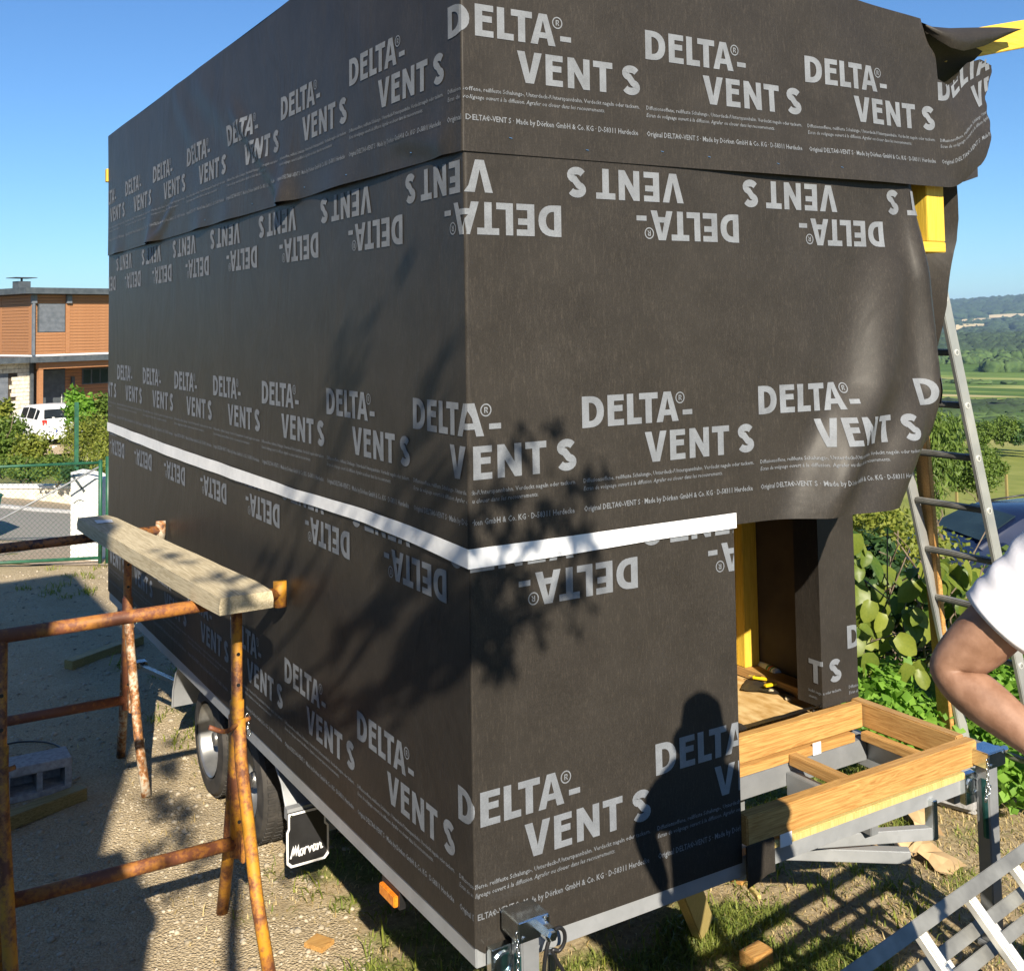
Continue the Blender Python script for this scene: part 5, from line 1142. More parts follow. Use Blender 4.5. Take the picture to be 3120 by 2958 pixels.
# ------------------------------------------------------------------ dark blue estate car
def loft(sections, m):
    n = len(sections[0]); b = len(m.V)
    for s_ in sections: m.V += [tuple(map(float, p)) for p in s_]
    for i in range(len(sections)-1):
        for j in range(n-1): m.F.append([b+i*n+j, b+i*n+j+1, b+(i+1)*n+j+1, b+(i+1)*n+j])
    m.F.append([b+j for j in range(n)][::-1]); m.F.append([b+(len(sections)-1)*n+j for j in range(n)])
def car(name, label, loc, rz, prof, wid, paint, wb, wr, glass, roofrail=False, lights=None):
    """prof: list (x, z_bottom, z_belt, z_top) along the car, x from nose to tail; built in local axes x forward"""
    T = thing(name, label, 'car', loc, rz, local=True); W = wid/2
    m = MB(); secs = []
    for x, zb, zl, zt, tp in prof:
        ww = W*tp; cab = zt > zl+.06; wt = ww*(.80 if cab else .93)
        half = [(ww*.93, zb), (ww, zb+.18), (ww*1.0, (zb+zl)/2+.08), (ww*.965, zl), (wt if cab else ww*.90, zt-.05 if cab else zl+.02), (wt*.80, zt if cab else zl+.035), (0, zt+.012 if cab else zl+.045)]
        secs.append([(x, y, z) for y, z in half]+[(x, -y, z) for y, z in half[-2::-1]])
    loft(secs, m); body = m.build('body', paint, T, auto=38)
    # glazing: side windows and screens as thin proud panels
    cabp = [p for p in prof if p[3] > p[2]+.06]
    def sidept(p, f, s_):
        x, zb, zl, zt, tp = p; ww = W*tp; a = np.array([ww*.965, zl+.02]); b = np.array([ww*.80, zt-.05]); q = a+(b-a)*f; return (x, s_*(q[0]+.006), q[1])
    for s_ in (1, -1):
        for i in range(1, len(cabp)-2):
            a, b = cabp[i], cabp[i+1]; g = MB(); e = .05/max(.06, abs(a[0]-b[0]))
            lerp = lambda f: tuple(np.array(a)*(1-f)+np.array(b)*f)
            P = [sidept(lerp(e), .08, s_), sidept(lerp(1-e), .08, s_), sidept(lerp(1-e), .92, s_), sidept(lerp(e), .92, s_)]
            g.prism(P, (0, s_*.006, 0)); g.build('side_window', glass, body)
    for (i0, i1, nm) in ((0, 1, 'windscreen'), (len(cabp)-1, len(cabp)-2, 'rear_window')):
        lo, hi = cabp[i0], cabp[i1]; sg = 1 if i0 == 0 else -1
        A = np.array([lo[0], 0, lo[2]+.05 if lo[3]-lo[2] > .2 else lo[3]]); Bq = np.array([hi[0], 0, hi[3]-.03]); wl = W*lo[4]*.84; wh_ = W*hi[4]*.70
        nrm_ = np.array([(Bq-A)[2]*sg, 0, -(Bq-A)[0]*sg]); nrm_ /= np.linalg.norm(nrm_)
        a = A+(Bq-A)*.06+nrm_*.03; b = A+(Bq-A)*.94+nrm_*.03
        MB().prism([a+np.array([0, wl, 0]), a-np.array([0, wl, 0]), b-np.array([0, wh_, 0]), b+np.array([0, wh_, 0])], nrm_*.01).build(nm, glass, body)
    for x in wb:
        for s_ in (1, -1):
            wl_ = MB().lathe([(0, .0), (wr*.62, .0), (wr*.66, .012), (wr*.96, .02), (wr, .04), (wr, .17), (wr*.9, .19), (0, .19)], (x, s_*(W+.01), wr), (0, -s_, 0), 28).build('wheel', MT['rubber'], T, auto=40)
            MB().lathe([(wr*.64, -.006), (wr*.6, -.004), (wr*.5, .012), (wr*.15, .004), (0, .0)], (x, s_*(W+.006), wr), (0, -s_, 0), 24).build('rim', MT['rim'], wl_, auto=40)
    for s_ in (1, -1):
        mi = cabp[0]; blobs('mirror', np.array([[mi[0]-.28, s_*(W*.98+.08), mi[2]+.06]]), np.array([[.07, .10, .07]]), paint, 3, ICO2_V, ICO2_F, .03, T, True)
        if roofrail: MB().tube([(cabp[1][0]-.2, s_*W*.66, cabp[1][3]+.02), (cabp[2][0], s_*W*.66, cabp[2][3]+.045), (cabp[-2][0]+.1, s_*W*.66, cabp[-2][3]+.03)], .016, 6).build('roof_rail', MT['blackp'], T, True)
        xr, xf = prof[-1][0], prof[0][0]
        MB().box((xf-.35, s_*W*.60-.12, .60), (xf-.03, s_*W*.60+.14, .72), .02).build('headlight', MT['glassg'], T)
        zr = lights or .85
        MB().box((xr-.012, s_*W*.74-.06, zr-.10), (xr+.10, s_*W*.74+.10, zr+.10), .02).build('tail_light', MT['red'], T)
    return T, body
# estate: profile nose -> tail
EST = [(2.30, .25, .55, .55, .80), (2.22, .22, .68, .68, .93), (1.6, .22, .86, .86, .99), (1.05, .22, .95, .97, 1.0), (.95, .22, .95, 1.03, 1.0), (.20, .22, .96, 1.43, 1.0), (-.6, .22, .97, 1.47, 1.0), (-1.4, .22, .98, 1.45, .99), (-2.0, .24, 1.0, 1.36, .97), (-2.28, .28, 1.0, 1.04, .93), (-2.34, .40, .95, .95, .88)]
cb = atd(1950, 1010, 17.6); cb[2] = float(H(cb[0], cb[1]))
CARB, _ = car('parked_car', 'dark blue estate car parked below the meadow behind the vine', (cb[0], cb[1], 2.6547-(978-613)/2106*17.6-1.49), math.radians(155), EST, 1.80, MT['carb'], (1.45, -1.35), .32, MT['glassg'], True)
# ------------------------------------------------------------------ small trees right
wt = atd(1806, 1045, 14.0); wt[2] = float(H(wt[0], wt[1]))
cz = lambda px, py, d: atd(px, py, d)
tree('young_tree', 'young drooping tree with narrow leaves and a thin trunk beside the tall ladder', wt, 1.6, [(cz(1800, 905, 14), (.36, .35, .40)), (cz(1785, 860, 14), (.36, .35, .35)), (cz(1815, 850, 14), (.36, .35, .32)), (cz(1800, 960, 14), (.22, .22, .26)), (cz(1832, 885, 14), (.25, .25, .25)), (cz(1815, 815, 14), (.3, .3, .2))], 2600, .10, MT['leaf1'], 61, .03, long=3.2, droop=1.4)
bp = cz(1890, 915, 24); bush('bush', 'rounded dark green bush on the meadow beside the tall ladder', bp, (.75, .75, .62), 9000, .065, MT['leaf1'], 71)
# treelines and hedges down the slope (each clump a thing while it can be told apart)
lab = [('broad green bush in the hedge line beyond the meadow', 'leaf1'), ('darker bush in the hedge line beyond the meadow', 'leaf3')]
rb = np.random.default_rng(77)
for k in range(16):
    px = 1822+k*13+rb.uniform(-5, 5); py = 826+rb.uniform(-10, 8); d = rb.uniform(70, 82); r_ = rb.uniform(.8, 1.25); c = atd(px, py+8, d)
    bush('hedge_bush', lab[k % 3 == 2][0], c, (r_*1.2, r_, r_*.9), 2600, .20, MT[lab[k % 3 == 2][1]], 300+k, group='bushes in the hedge line below the meadow', lumps=5, stem=False)
# vineyard rows and far hedges as stuff
def far_mass(name, label, pts, sx, sz, mat, seed, j=.5, low=False):
    C = np.array(pts); r = np.random.default_rng(seed); s_ = r.uniform(.6, 1.3, len(C))
    o = blobs(name, C+np.array([0, 0, sz*.4])*s_[:, None], np.stack([sx*s_*r.uniform(.8, 1.4, len(C)), sx*s_, sz*s_], 1), mat, seed, ICO_V if low else ICO2_V, ICO_F if low else ICO2_F, j); return tag(o, label, 'trees', kind='stuff')
def gp(px, d):
    p = atd(px, 700, d); return np.array([p[0], p[1], float(H(p[0], p[1]))])
def band(n, d0, d1, seed, px0=1450, px1=2400, keep=None):
    n = int(n*(px1-px0)/280); r = np.random.default_rng(seed); out = []
    while len(out) < n:
        px = r.uniform(px0, px1); d = r.uniform(d0, d1)
        if keep is None or keep(px, d, r): out.append(gp(px, d))
    return out
fm_d = simple('far_wood_dark', (.014, .032, .014), (.04, .07, .026), .12, .95); fm_m = simple('far_wood_mid', (.028, .06, .018), (.075, .125, .035), .2, .95)
far_mass('field_hedges', 'low green crop rows and hedges on the slope', [gp(px, d) for d in (105, 118, 131, 146) for px in np.arange(1500, 2300, 3.2)], 1.6, .8, fm_m, 41)
far_mass('vineyard', 'rows of dark green vines on the slope', [gp(px, d) for d in (180, 192, 204, 216) for px in np.arange(1500, 2300, 2.4)], 1.8, .9, fm_d, 42)
far_mass('field_hedges', 'dark hedges between the farther fields', band(22, 420, 450, 44), 2.4, 1.0, fm_m, 43)
far_mass('copse', 'rounded trees at the edge of the pale field', band(420, 590, 640, 46, 1905, 2400)+band(380, 690, 780, 45, 1450, 1900)+band(240, 740, 780, 55, 1880, 2400), 3, 3.4, fm_m, 45)
far_mass('far_wood', 'dark wood filling the valley floor before the village', band(3600, 950, 1600, 47), 6, 6, fm_d, 47, low=True)
far_mass('far_wood', 'scattered trees between the village houses', band(900, 1700, 3100, 48), 13, 8, fm_d, 48, low=True)
far_mass('hill_forest', 'forest covering the far ridge', band(2600, 3400, 4750, 49, 1450, 2400), 26, 13, fm_d, 49, low=True)
# pale stubble fields near the village
sf = simple('stubble_field', (.48, .38, .20), (.58, .48, .28), .02, .95)
for (x0, x1, y, d, dd) in ((1862, 1918, 632, 2900, 120), (1850, 1905, 648, 2350, 130), (1915, 1990, 622, 3200, 120), (1825, 1835, 632, 2900, 60)):
    V = []; 
    for t in np.linspace(0, 1, 12):
        for q in (0, 1):
            p = gp(x0+(x1-x0)*t, d+dd*q+40*math.sin(t*3)); V.append(p+np.array([0, 0, 5.0+q*6]))
    tag(mk('field', V, [[i*2, i*2+2, i*2+3, i*2+1] for i in range(11)], sf), kind='structure')
# village: each house a thing
rv = np.random.default_rng(12)
def vhouse(px, py, d, w, l, h, rz, wallm, roofm, label):
    p = atd(px, py, d); T = thing('village_house', label, 'house', (p[0], p[1], p[2]), rz, group='houses of the far village', local=True)
    MB().box((-w/2, -l/2, -6), (w/2, l/2, h)).build('wall', wallm, T)
    MB().prism([(-w/2-.5, -l/2-.5, h+.01), (w/2+.5, -l/2-.5, h+.01), (0, -l/2-.5, h+w*.33)], (0, l+1, 0)).build('roof', roofm, T)
for k in range(34):
    if k < 22: px = rv.normal(1903, 20); py = rv.normal(655, 5)
    else: px = rv.uniform(1828, 1985); py = rv.uniform(628, 662)
    d = 1900+(666-py)*28
    pale = rv.random() < .55
    vhouse(px, min(py, 664), d, rv.uniform(9, 14), rv.uniform(12, 22), rv.uniform(5, 8), rv.uniform(0, 3.1), MT['wallw'], *((MT['roof'], 'pale house with red tiled roof in the far valley village') if rv.random() < .65 else (MT['wallw'], 'pale house with a whitish roof in the far valley village')))
# wire fence in the meadow
for k, (px, py, d) in enumerate(((1942, 860, 34), (2050, 862, 34), (1845, 858, 34))):
    p = atd(px, py, d); z = float(H(p[0], p[1])); tag(MB().bar((p[0], p[1], z-.05), (p[0], p[1], z+1.2), .07, .07, (0, 1, 0), .004).build('fence_post', MT['oldwood']), 'weathered wooden fence post in the meadow', 'fence post', 'meadow fence posts')
# ------------------------------------------------------------------ fence, gate pillar and lane side on the left
fl = onZ(-40, 1099)[:2]; fr_ = onZ(204, 1085)[:2]; fd = (fr_-fl)/np.linalg.norm(fr_-fl)
def fp(t): p = fl+fd*t; return np.array([p[0], p[1], float(H(p[0], p[1]))])
FL = np.linalg.norm(fr_-fl)
FN = thing('wire_gate', 'green wire mesh gate with tubular frame and diagonal brace', 'gate', tuple(fp(FL/2)))
hz = 1.12
MB().tube([fp(-1.5)+[0, 0, hz], fp(FL-.05)+[0, 0, hz+.03]], .017, 10).build('top_rail', MT['green'], FN, True)
MB().tube([fp(-1.5)+[0, 0, .06], fp(FL-.05)+[0, 0, .07]], .019, 10).build('bottom_rail', MT['green'], FN, True)
MB().tube([fp(-.55)+[0, 0, .14], fp(FL-.06)+[0, 0, hz-.01]], .011, 8).build('brace', MT['galvd'], FN, True)
MB().tube([fp(FL-.06), fp(FL-.06)+[0, 0, hz+.06]], .022, 10).build('frame_post', MT['green'], FN, True)
m = MB(); st = .055; nx = int((FL+1.4)/st)
for k in range(-20, nx):
    for sgn in (1, -1):
        t0 = -1.4+k*st; t1 = t0+sgn*1.05; a, b = (t0, .07), (t1, hz)
        if sgn < 0: a, b = (t0+1.05, .07), (t0, hz)
        # clip
        lo, hi = -1.4, FL-.08
        def cl(a, b):
            (ta, za), (tb, zb) = a, b
            if ta > tb: (ta, za), (tb, zb) = (tb, zb), (ta, za)
            if tb <= lo or ta >= hi: return None
            if ta < lo: za += (zb-za)*(lo-ta)/(tb-ta); ta = lo
            if tb > hi: zb = za+(zb-za)*(hi-ta)/(tb-ta); tb = hi
            return (ta, za), (tb, zb)
        q = cl(a, b)
        if q is None: continue
        (ta, za), (tb, zb) = q
        if tb-ta < .02: continue
        m.tube([fp(ta)+[0, 0, za], fp(tb)+[0, 0, zb]], .0014, 3, False)
m.build('wire_mesh', MT['green'], FN)
for k, dt in enumerate((.02, .10)):
    pz = fp(FL+dt*1.2); tag(MB().tube([pz-[0, 0, .05], pz+[0, 0, 1.22-k*.02]], .028, 10).build('fence_post', MT['green'], None, True), ['green steel gate post next to the white pillar', 'green steel fence post beside the gate post'][k], 'fence post')
# the tall green post before the hedge
pz = onZ(147, 968)[:2]; ph = np.array([*pz, float(H(*pz))]); tag(MB().bar(ph-[0, 0, .05], ph+[0, 0, 1.75], .06, .06, (0, 1, 0), .005).build('fence_post', MT['green']), 'tall green square post in front of the hedge', 'fence post')
# white pillar
PL = thing('gate_pillar', 'white rendered gate pillar with slanted top and iron bar', 'pillar', tuple(fp(FL-.30)+[.0, .30, 0]))
pa = onZ(136, 1079)[:2]; pb = onZ(189, 1079)[:2]; pd = (pb-pa)/np.linalg.norm(pb-pa); pn = np.array([-pd[1], pd[0]]); W_ = np.linalg.norm(pb-pa); pz0 = float(H(*pa))
MB().prism([(*(pa), pz0-.05), (*(pb), pz0-.05), (*(pb), pz0+.93), (*(pb-pd*.10), pz0+.985), (*(pa), pz0+1.02)], (pn[0]*.30, pn[1]*.30, 0)).build('shaft', MT['render'], PL)
a_ = pa+pd*.03-pn*.012; b_ = pa+pd*.17-pn*.012; MB().bar((*a_, pz0+.98), (*b_, pz0+.80), .012, .022).build('iron_bar', MT['anth'], PL)
a_ = pa+pd*.04-pn*.006; b_ = pa+pd*.16-pn*.006; MB().tube(spline([(*a_, pz0+.66), (*((a_+b_)/2), pz0+.70), (*b_, pz0+.69)], 4), .004, 6).build('wire', MT['anth'], PL)
# wheelie bin
bn = onZ(12, 1062)[:2]; BZ = float(H(*bn)); BN = thing('waste_bin', 'dark green plastic waste bin standing behind the wire gate', 'bin', (bn[0]-.3, bn[1]+1.2, BZ), .2, local=True)
V = [(-.24, -.26, .05), (.24, -.26, .05), (.24, .26, .05), (-.24, .26, .05), (-.29, -.33, .52), (.29, -.33, .52), (.29, .33, .52), (-.29, .33, .52)]
MB().add(V, [(0, 3, 2, 1), (4, 5, 6, 7), (0, 1, 5, 4), (1, 2, 6, 5), (2, 3, 7, 6), (3, 0, 4, 7)]).build('tub', MT['bingreen'], BN); MB().box((-.31, -.36, .522), (.31, .36, .565), .015).build('lid', MT['bingreen'], BN)
for s_ in (-.22, .22): MB().lathe([(0, -.03), (.08, -.03), (.08, .03), (0, .03)], (s_, .24, .08), (1, 0, 0), 16).build('wheel', MT['rubber'], BN)
# low garden wall beyond the lane (sloping)
gw = thing('garden_wall', 'low cream garden wall along the far pavement', 'wall', (ka[0], ka[1]+1.6, float(H(ka[0], ka[1]+1.6))))
wp = lambda t: ka+dr*t+dn*1.55
for k, (t0, t1, h) in enumerate(((-9, -3.2, .45), (-3.19, .58, .38), (.6, 6.0, .30), (6.01, 8.5, .26))):
    p, q = wp(t0), wp(t1); z0 = min(float(H(*p)), float(H(*q)))
    MB().bar((*p, z0+h/2-.1), (*q, z0+h/2-.1), .18, h+.2).build('wall_panel', MT['stone'], gw); MB().bar((*p, z0+h+.025), (*q, z0+h+.025), .24, .045).build('coping', MT['render'], gw)
# white slatted panel behind the hedge
fw_ = thing('picket_panel', 'pale slatted fence panel seen through the hedge', 'fence', (*wp(1.0), 0)); c0 = ka+dn*4.2
for k in range(34):
    p = c0+dr*(-1.4+k*.11); z = float(H(*p)); MB().box((p[0]-.035, p[1]-.012, z), (p[0]+.035, p[1]+.012, z+.95)).build('slat', MT['stone'], fw_)
for hh in (.25, .75):
    p, q = c0+dr*-1.5, c0+dr*2.4; MB().bar((*(p+dn*.03), float(H(*p))+hh), (*(q+dn*.03), float(H(*q))+hh), .03, .06).build('rail', MT['stone'], fw_)
# hedge shrubs between wall and car
rh = np.random.default_rng(8)
def shrub(px, py, d, r_, n, size, mt, label, seed, long=1.6): return bush('shrub', label, atd(px, py, d), r_, n, size, MT[mt], seed, group='shrubs behind the low garden wall', long=long)
shrub(4, 858, 21.5, (.75, .6, .62), 3200, .085, 'leaf1', 'leafy green shrub at the end of the garden wall', 501)
shrub(62, 884, 20.5, (.55, .5, .50), 2600, .08, 'leaf2', 'yellow green shrub in front of the slatted panel', 502)
shrub(110, 905, 18.4, (.42, .4, .26), 1800, .06, 'leaf1', 'small dense shrub beside the tall green post', 503)
shrub(40, 905, 19.3, (.7, .45, .22), 2200, .06, 'leaf1', 'low trailing shrub along the wall coping', 504)
shrub(178, 862, 20.0, (.75, .6, .62), 5200, .075, 'leaf2', 'large yellow green conifer shrub behind the white pillar', 505, 3.0)
shrub(205, 905, 17.5, (.6, .5, .5), 2600, .07, 'leaf2', 'yellow green conifer shrub touching the gate post', 506, 3.0)
shrub(150, 915, 17.2, (.35, .35, .30), 1600, .055, 'leaf3', 'dark green shrub beside the white pillar', 507)
shrub(205, 815, 22.5, (.7, .5, .6), 2600, .09, 'leaf1', 'green bush standing before the timber porch', 508)
T = bush('shrub', 'tall loquat-like shrub with broad pale leaves before the white car', atd(153, 790, 22), (.34, .3, .50), 700, .13, MT['leaf4'], 520, group=None, lumps=5)
T = bush('shrub', 'thin reddish tipped shrub beside the white car', atd(6, 800, 23), (.30, .3, .45), 700, .12, MT['leaf2'], 521, lumps=4)
m = leafcloud('roses', [(atd(100, 835, 21), (.6, .4, .35))], 90, .07, MT['white'], 530, None, 1.1); tag(m, 'white blossoms among the hedge below the white car', 'flowers', kind='stuff')
# ------------------------------------------------------------------ white hatchback
HAT = [(1.80, .28, .50, .50, .78), (1.72, .22, .66, .66, .92), (1.30, .20, .88, .88, .98), (.98, .20, .94, .98, 1.0), (.90, .20, .95, 1.03, 1.0), (.22, .20, .97, 1.44, 1.0), (-.45, .20, .99, 1.49, 1.0), (-1.15, .20, .98, 1.46, .98), (-1.48, .22, .97, 1.38, .96), (-1.79, .26, .94, 1.02, .94), (-1.83, .34, .80, .80, .90)]
cw = atd(86, 822, 39.5); zc_ = 2.6547-(777-638)/2106*39.5-1.50
CARW, cbody = car('parked_car', 'small white hatchback parked in front of the timber clad house', (cw[0], cw[1], zc_), math.radians(101), HAT, 1.64, MT['carw'], (1.18, -1.2), .29, MT['glass'], False, .92)
MB().box((-1.835, -.26, .56), (-1.815, .26, .67)).build('number_plate', MT['white'], CARW); MB().box((-1.838, .20, .56), (-1.8355, .26, .67)).build('plate_band', simple('blue_band', (.02, .05, .35), (.03, .06, .4), 9, .5), CARW)
# ------------------------------------------------------------------ timber clad house
D_H = 45.0
hc = atd(98/K, 1000/K, D_H); hv = ray(98/K, 1000/K)*np.array([1, 1, 0]); hv /= np.linalg.norm(hv); hr = np.array([hv[1], -hv[0], 0]); an = math.radians(27)
HX = hr*math.cos(an)+hv*math.sin(an); HY = hv*math.cos(an)-hr*math.sin(an)
zpx = lambda pyf: CC[2]-(pyf-1006)/3319.6*D_H     # full-res row -> height at that distance
ztop, zs0, zs1, zl0, zl1 = zpx(875), zpx(895), zpx(1078), zpx(1084), zpx(1101)
z_g = zl1-2.45
HS = thing('timber_house', 'modern flat roofed house with larch cladding upstairs and pale stone below', 'house', (hc[0], hc[1], z_g), math.atan2(HX[1], HX[0]), local=True)
# local frame: x along the right face, y away; corner at origin
def hb(name, mat, a, b, parent=HS, bev=0): return MB().box((a[0], a[1], a[2]-z_g), (b[0], b[1], b[2]-z_g), bev).build(name, mat, parent)
up = hb('upper_wall', MT['bark'], (.03, .03, zs1), (9.0, 8.0, zs0+.02))
hb('roof_fascia', MT['anth'], (-.55, -.55, zs0+.02), (9.5, 8.5, ztop))
lf = zl0
hb('porch_fascia', MT['anth'], (-.5, -.9, zl1), (9.3, 3.0, zl0)); hb('garage_fascia', MT['anth'], (-6.5, -.75, zl1), (-.501, 8.0, zl0))
hb('white_sill', MT['render'], (-.01, -.01, zl0+.001), (9.0, 8.0, zs1-.001))
# planks on both visible faces
px_h = (zs0-zs1)/19.0; WIN = (0.25, 1.42, zs0-.38, zs0-1.57)
pmeshes = {}
def plank(x0, x1, z0, face):
    key = (round(x1-x0, 3), face)
    if key not in pmeshes:
        o = MB()
        if face == 'f': o.box((0, -.022, 0), (x1-x0, .03, px_h-.014))
        else: o.box((-.022, 0, 0), (.03, x1-x0, px_h-.014))
        ob = o.build('cladding_plank', MT['clad'], HS); pmeshes[key] = ob.data
    else:
        ob = bpy.data.objects.new('cladding_plank', pmeshes[key]); COL.objects.link(ob); ob.parent = HS
    ob.location = (x0, 0, z0-z_g) if face == 'f' else (0, x0, z0-z_g)
for k in range(19):
    z0 = zs1+k*px_h
    if WIN[3]-px_h*.5 < z0 < WIN[2]-px_h*.3:
        plank(.14, WIN[0]-.06, z0, 'f'); plank(WIN[1]+.22, 9.0, z0, 'f')
    else: plank(.14, WIN[1]+.02, z0, 'f'); plank(WIN[1]+.22, 9.0, z0, 'f')
    plank(.25, 2.6, z0, 's'); plank(2.72, 7.9, z0, 's')
for a, b in (((-.03, -.03), (.13, .10)), ((WIN[1]+.03, -.03), (WIN[1]+.21, .02))): hb('corner_board', MT['clad'], (a[0], a[1], zs1), (b[0], b[1], zs0))
hb('corner_board', MT['clad'], (-.03, 2.61, zs1), (.02, 2.71, zs0)); hb('corner_board', MT['clad'], (-.03, .11, zs1), (.02, .24, zs0))
wn = hb('window', MT['anth'], (WIN[0], -.03, WIN[3]), (WIN[1], .02, WIN[2]))
for k in range(22):
    z = WIN[3]+.03+k*(WIN[2]-WIN[3]-.05)/22; MB().box((WIN[0]+.03, -.045, z-z_g), (WIN[1]-.03, -.0305, z-z_g+.045)).build('blind_slat', MT['blind'], wn)
hb('window', MT['glassg'], (-.03, 2.9, zs0-1.3), (.0, 3.9, zs0-.55))
for x in (.02, 1.55): hb('rain_head', MT['blind'], (x-.11, -.16, zs0-.36), (x+.11, -.035, zs0-.02))
hb('downpipe', MT['blind'], (-.045, -.14, zs1-.02), (.055, -.045, zs0-.36))
hb('downpipe', MT['anth'], (-.12, -.16, z_g), (.0, -.04, zl1))
# chimney
hb('chimney', MT['anth'], (1.0, 3.2, ztop), (1.55, 3.75, ztop+.42)); hb('chimney_cap', MT['anth'], (.80, 3.0, ztop+.56), (1.75, 3.95, ztop+.59)); hb('chimney_leg', MT['anth'], (1.24, 3.44, ztop+.42), (1.31, 3.51, ztop+.56))
# ground floor: stone garage left, recessed timber porch right
GWm = hb('garage_wall', MT['core'], (-6.0, .05, z_g-1), (-.06, 7.9, zl1))
stm = {}
rs = np.random.default_rng(3); z = z_g
sm = []
for q in range(4): sm.append(None)
row = 0; z = z_g-.2
while z < zl1-.02:
    h = .16; x = -2.4-rs.uniform(0, .2)
    while x < -.06:
        w_ = rs.choice([.28, .38, .50]); x1 = min(x+w_, -.06)
        if not (x1 > -2.4 and x < -.98 and z < zl1-.55) and x1-x > .06:
            dp = rs.uniform(.0, .035); key = (round(x1-x, 2), round(dp, 2))
            MB().box((x+.006, -.01-dp, z+.006-z_g), (x1-.006, .049, z+h-.006-z_g)).build('stone', MT['stone'], GWm)
        x = x1 if x1 < -.061 else 0
    z += h
gd = hb('garage_door', MT['blind'], (-2.4, .02, z_g-.3), (-.98, .046, zl1-.56))
for k in range(5): MB().box((-2.4, .012, k*.42-.02), (-.98, .0195, k*.42+.37)).build('door_panel', MT['blind'], gd)
hb('porch_back_wall', MT['core'], (-.05, 1.2, z_g-.5), (9.0, 1.4, zl1))
for k in range(17): MB().box((2.08, 1.165, k*.145), (9.0, 1.199, k*.145+.130)).build('cladding_plank', MT['clad'], HS)
hb('porch_post', MT['clad'], (.02, -.55, z_g-.3), (.20, -.37, zl1)); hb('porch_post', MT['clad'], (3.30, -.55, z_g-.3), (3.48, -.37, zl1)); hb('porch_beam', MT['clad'], (.0, -.58, zl1-.28), (9.0, -.34, zl1-.02))
fd_ = hb('front_door', MT['anth'], (.91, 1.13, z_g-.2), (2.05, 1.199, z_g+2.05)); hb('door_handle', MT['alub'], (1.86, 1.07, z_g+.35), (1.90, 1.10, z_g+1.0))
hb('wall_lamp', MT['anth'], (2.33, 1.06, z_g+1.35), (2.47, 1.16, z_g+1.72))
pw = hb('porch_window', MT['anth'], (2.85, 1.12, z_g+1.35), (4.1, 1.164, z_g+2.05))
for a in (2.9, 3.32, 3.72): hb('pane', MT['glassg'], (a, 1.105, z_g+1.40), (a+.34, 1.1195, z_g+2.0))
hb('forecourt', MT['pave'], (-8, -7, z_g-.6), (9, 1.19, z_g-.25))
# ------------------------------------------------------------------ what stands behind the camera and shades the yard
h_ = 6.0
BX0 = .48-.54*h_/1.016; 
x0 = .47-SUN[0]/-SUN[2]*h_; y1 = 5.9-h_/-SUN[2]; y2 = 9.8-h_/-SUN[2]
BD = thing('rendered_building', 'tall plain rendered building with flat roof beside the yard', 'building', (x0-4, (y1+y2)/2, 0))
MB().box((x0-8, y1, -.3), (x0, y2, h_-.15)).build('wall', MT['render'], BD); MB().box((x0-8.05, y1-.0, h_-.149), (x0+.0, y2, h_)).build('roof', MT['anth'], BD)
for zz in (1.2, 3.9):
    wv = MB().box((x0-.0, y1+.8, zz), (x0+.03, y1+1.8, zz+1.3)).build('window', MT['anth'], BD); MB().box((x0+.031, y1+.87, zz+.07), (x0+.036, y1+1.73, zz+1.23)).build('pane', MT['glass'], wv)
# unseen shed-like block, added to widen the shade on the yard
SH = thing('yard_shade_block', 'unseen shed-like block added to widen the shade on the yard', 'shade block', (-2.25, -2.2, float(H(-2.25, -2.2))))
MB().box((-2.70, -2.55, -.2), (-2.06, -1.83, 2.92)).build('wall', MT['oldwood'], SH); MB().box((-2.72, -2.60, 2.921), (-2.06, -1.83, 3.0)).build('roof', MT['anth'], SH)
dr_ = MB().box((-2.6, -1.829, .1), (-2.15, -1.81, 2.0)).build('door', MT['timx'], SH); MB().box((-2.22, -1.809, 1.0), (-2.18, -1.79, 1.12)).build('handle', MT['zinc'], dr_)
# tree whose shadow falls on the walls: limbs found by lifting shadow points back towards the sun
TX, TY = -2.03, -3.55
SD3 = SUN/1.0
def lift(px, py, dy=0.0):
    """photo pixel of a shadow on the wrapped walls -> point of the tree at y about TY"""
    p = onX(px, py, 0.0) if px < 905 else onY(px, py, 0.0)
    T_ = p[1]-(TY+dy); return p-SD3*T_
TR = thing('young_tree', 'young open tree with thin trunk standing behind the photographer', 'tree', (TX, TY, float(H(TX, TY))))
m = MB(); tz = lambda z: np.array([TX, TY, z])
limb(m, tz(.75), tz(3.8), .042, .034, 1, 8, .01); limb(m, tz(3.8), tz(4.7), .034, .026, 2, 5, .02)
cv = lambda pts: [(347.6+.872*x, 541+.872*y) for x, y in pts]
br = [cv(q) for q in ([(135, 905), (250, 785), (310, 690), (350, 600), (385, 520)], [(150, 860), (240, 640), (300, 450), (345, 300), (385, 180), (432, 75)], [(200, 960), (330, 1000), (480, 905), (600, 835), (700, 800), (740, 780)],
      [(300, 960), (420, 800), (470, 640), (500, 520), (560, 440)], [(480, 900), (560, 740), (600, 640), (690, 470), (752, 335)], [(600, 840), (720, 780), (850, 700), (900, 640)], [(640, 800), (740, 640), (820, 540), (905, 415)],
      [(450, 640), (490, 390), (525, 320), (562, 245)], [(600, 835), (700, 870), (735, 840), (740, 790)], [(160, 820), (280, 650), (330, 560), (390, 470)], [(380, 850), (470, 720), (560, 560), (600, 430)], [(200, 940), (330, 840), (430, 720), (500, 640)],
      [(230, 960), (380, 930), (520, 850), (640, 740), (700, 640)], [(640, 800), (700, 700), (720, 560), (760, 450)], [(850, 700), (880, 590), (900, 500)], [(120, 830), (170, 700), (230, 590)], [(330, 1000), (450, 960), (560, 900)])]
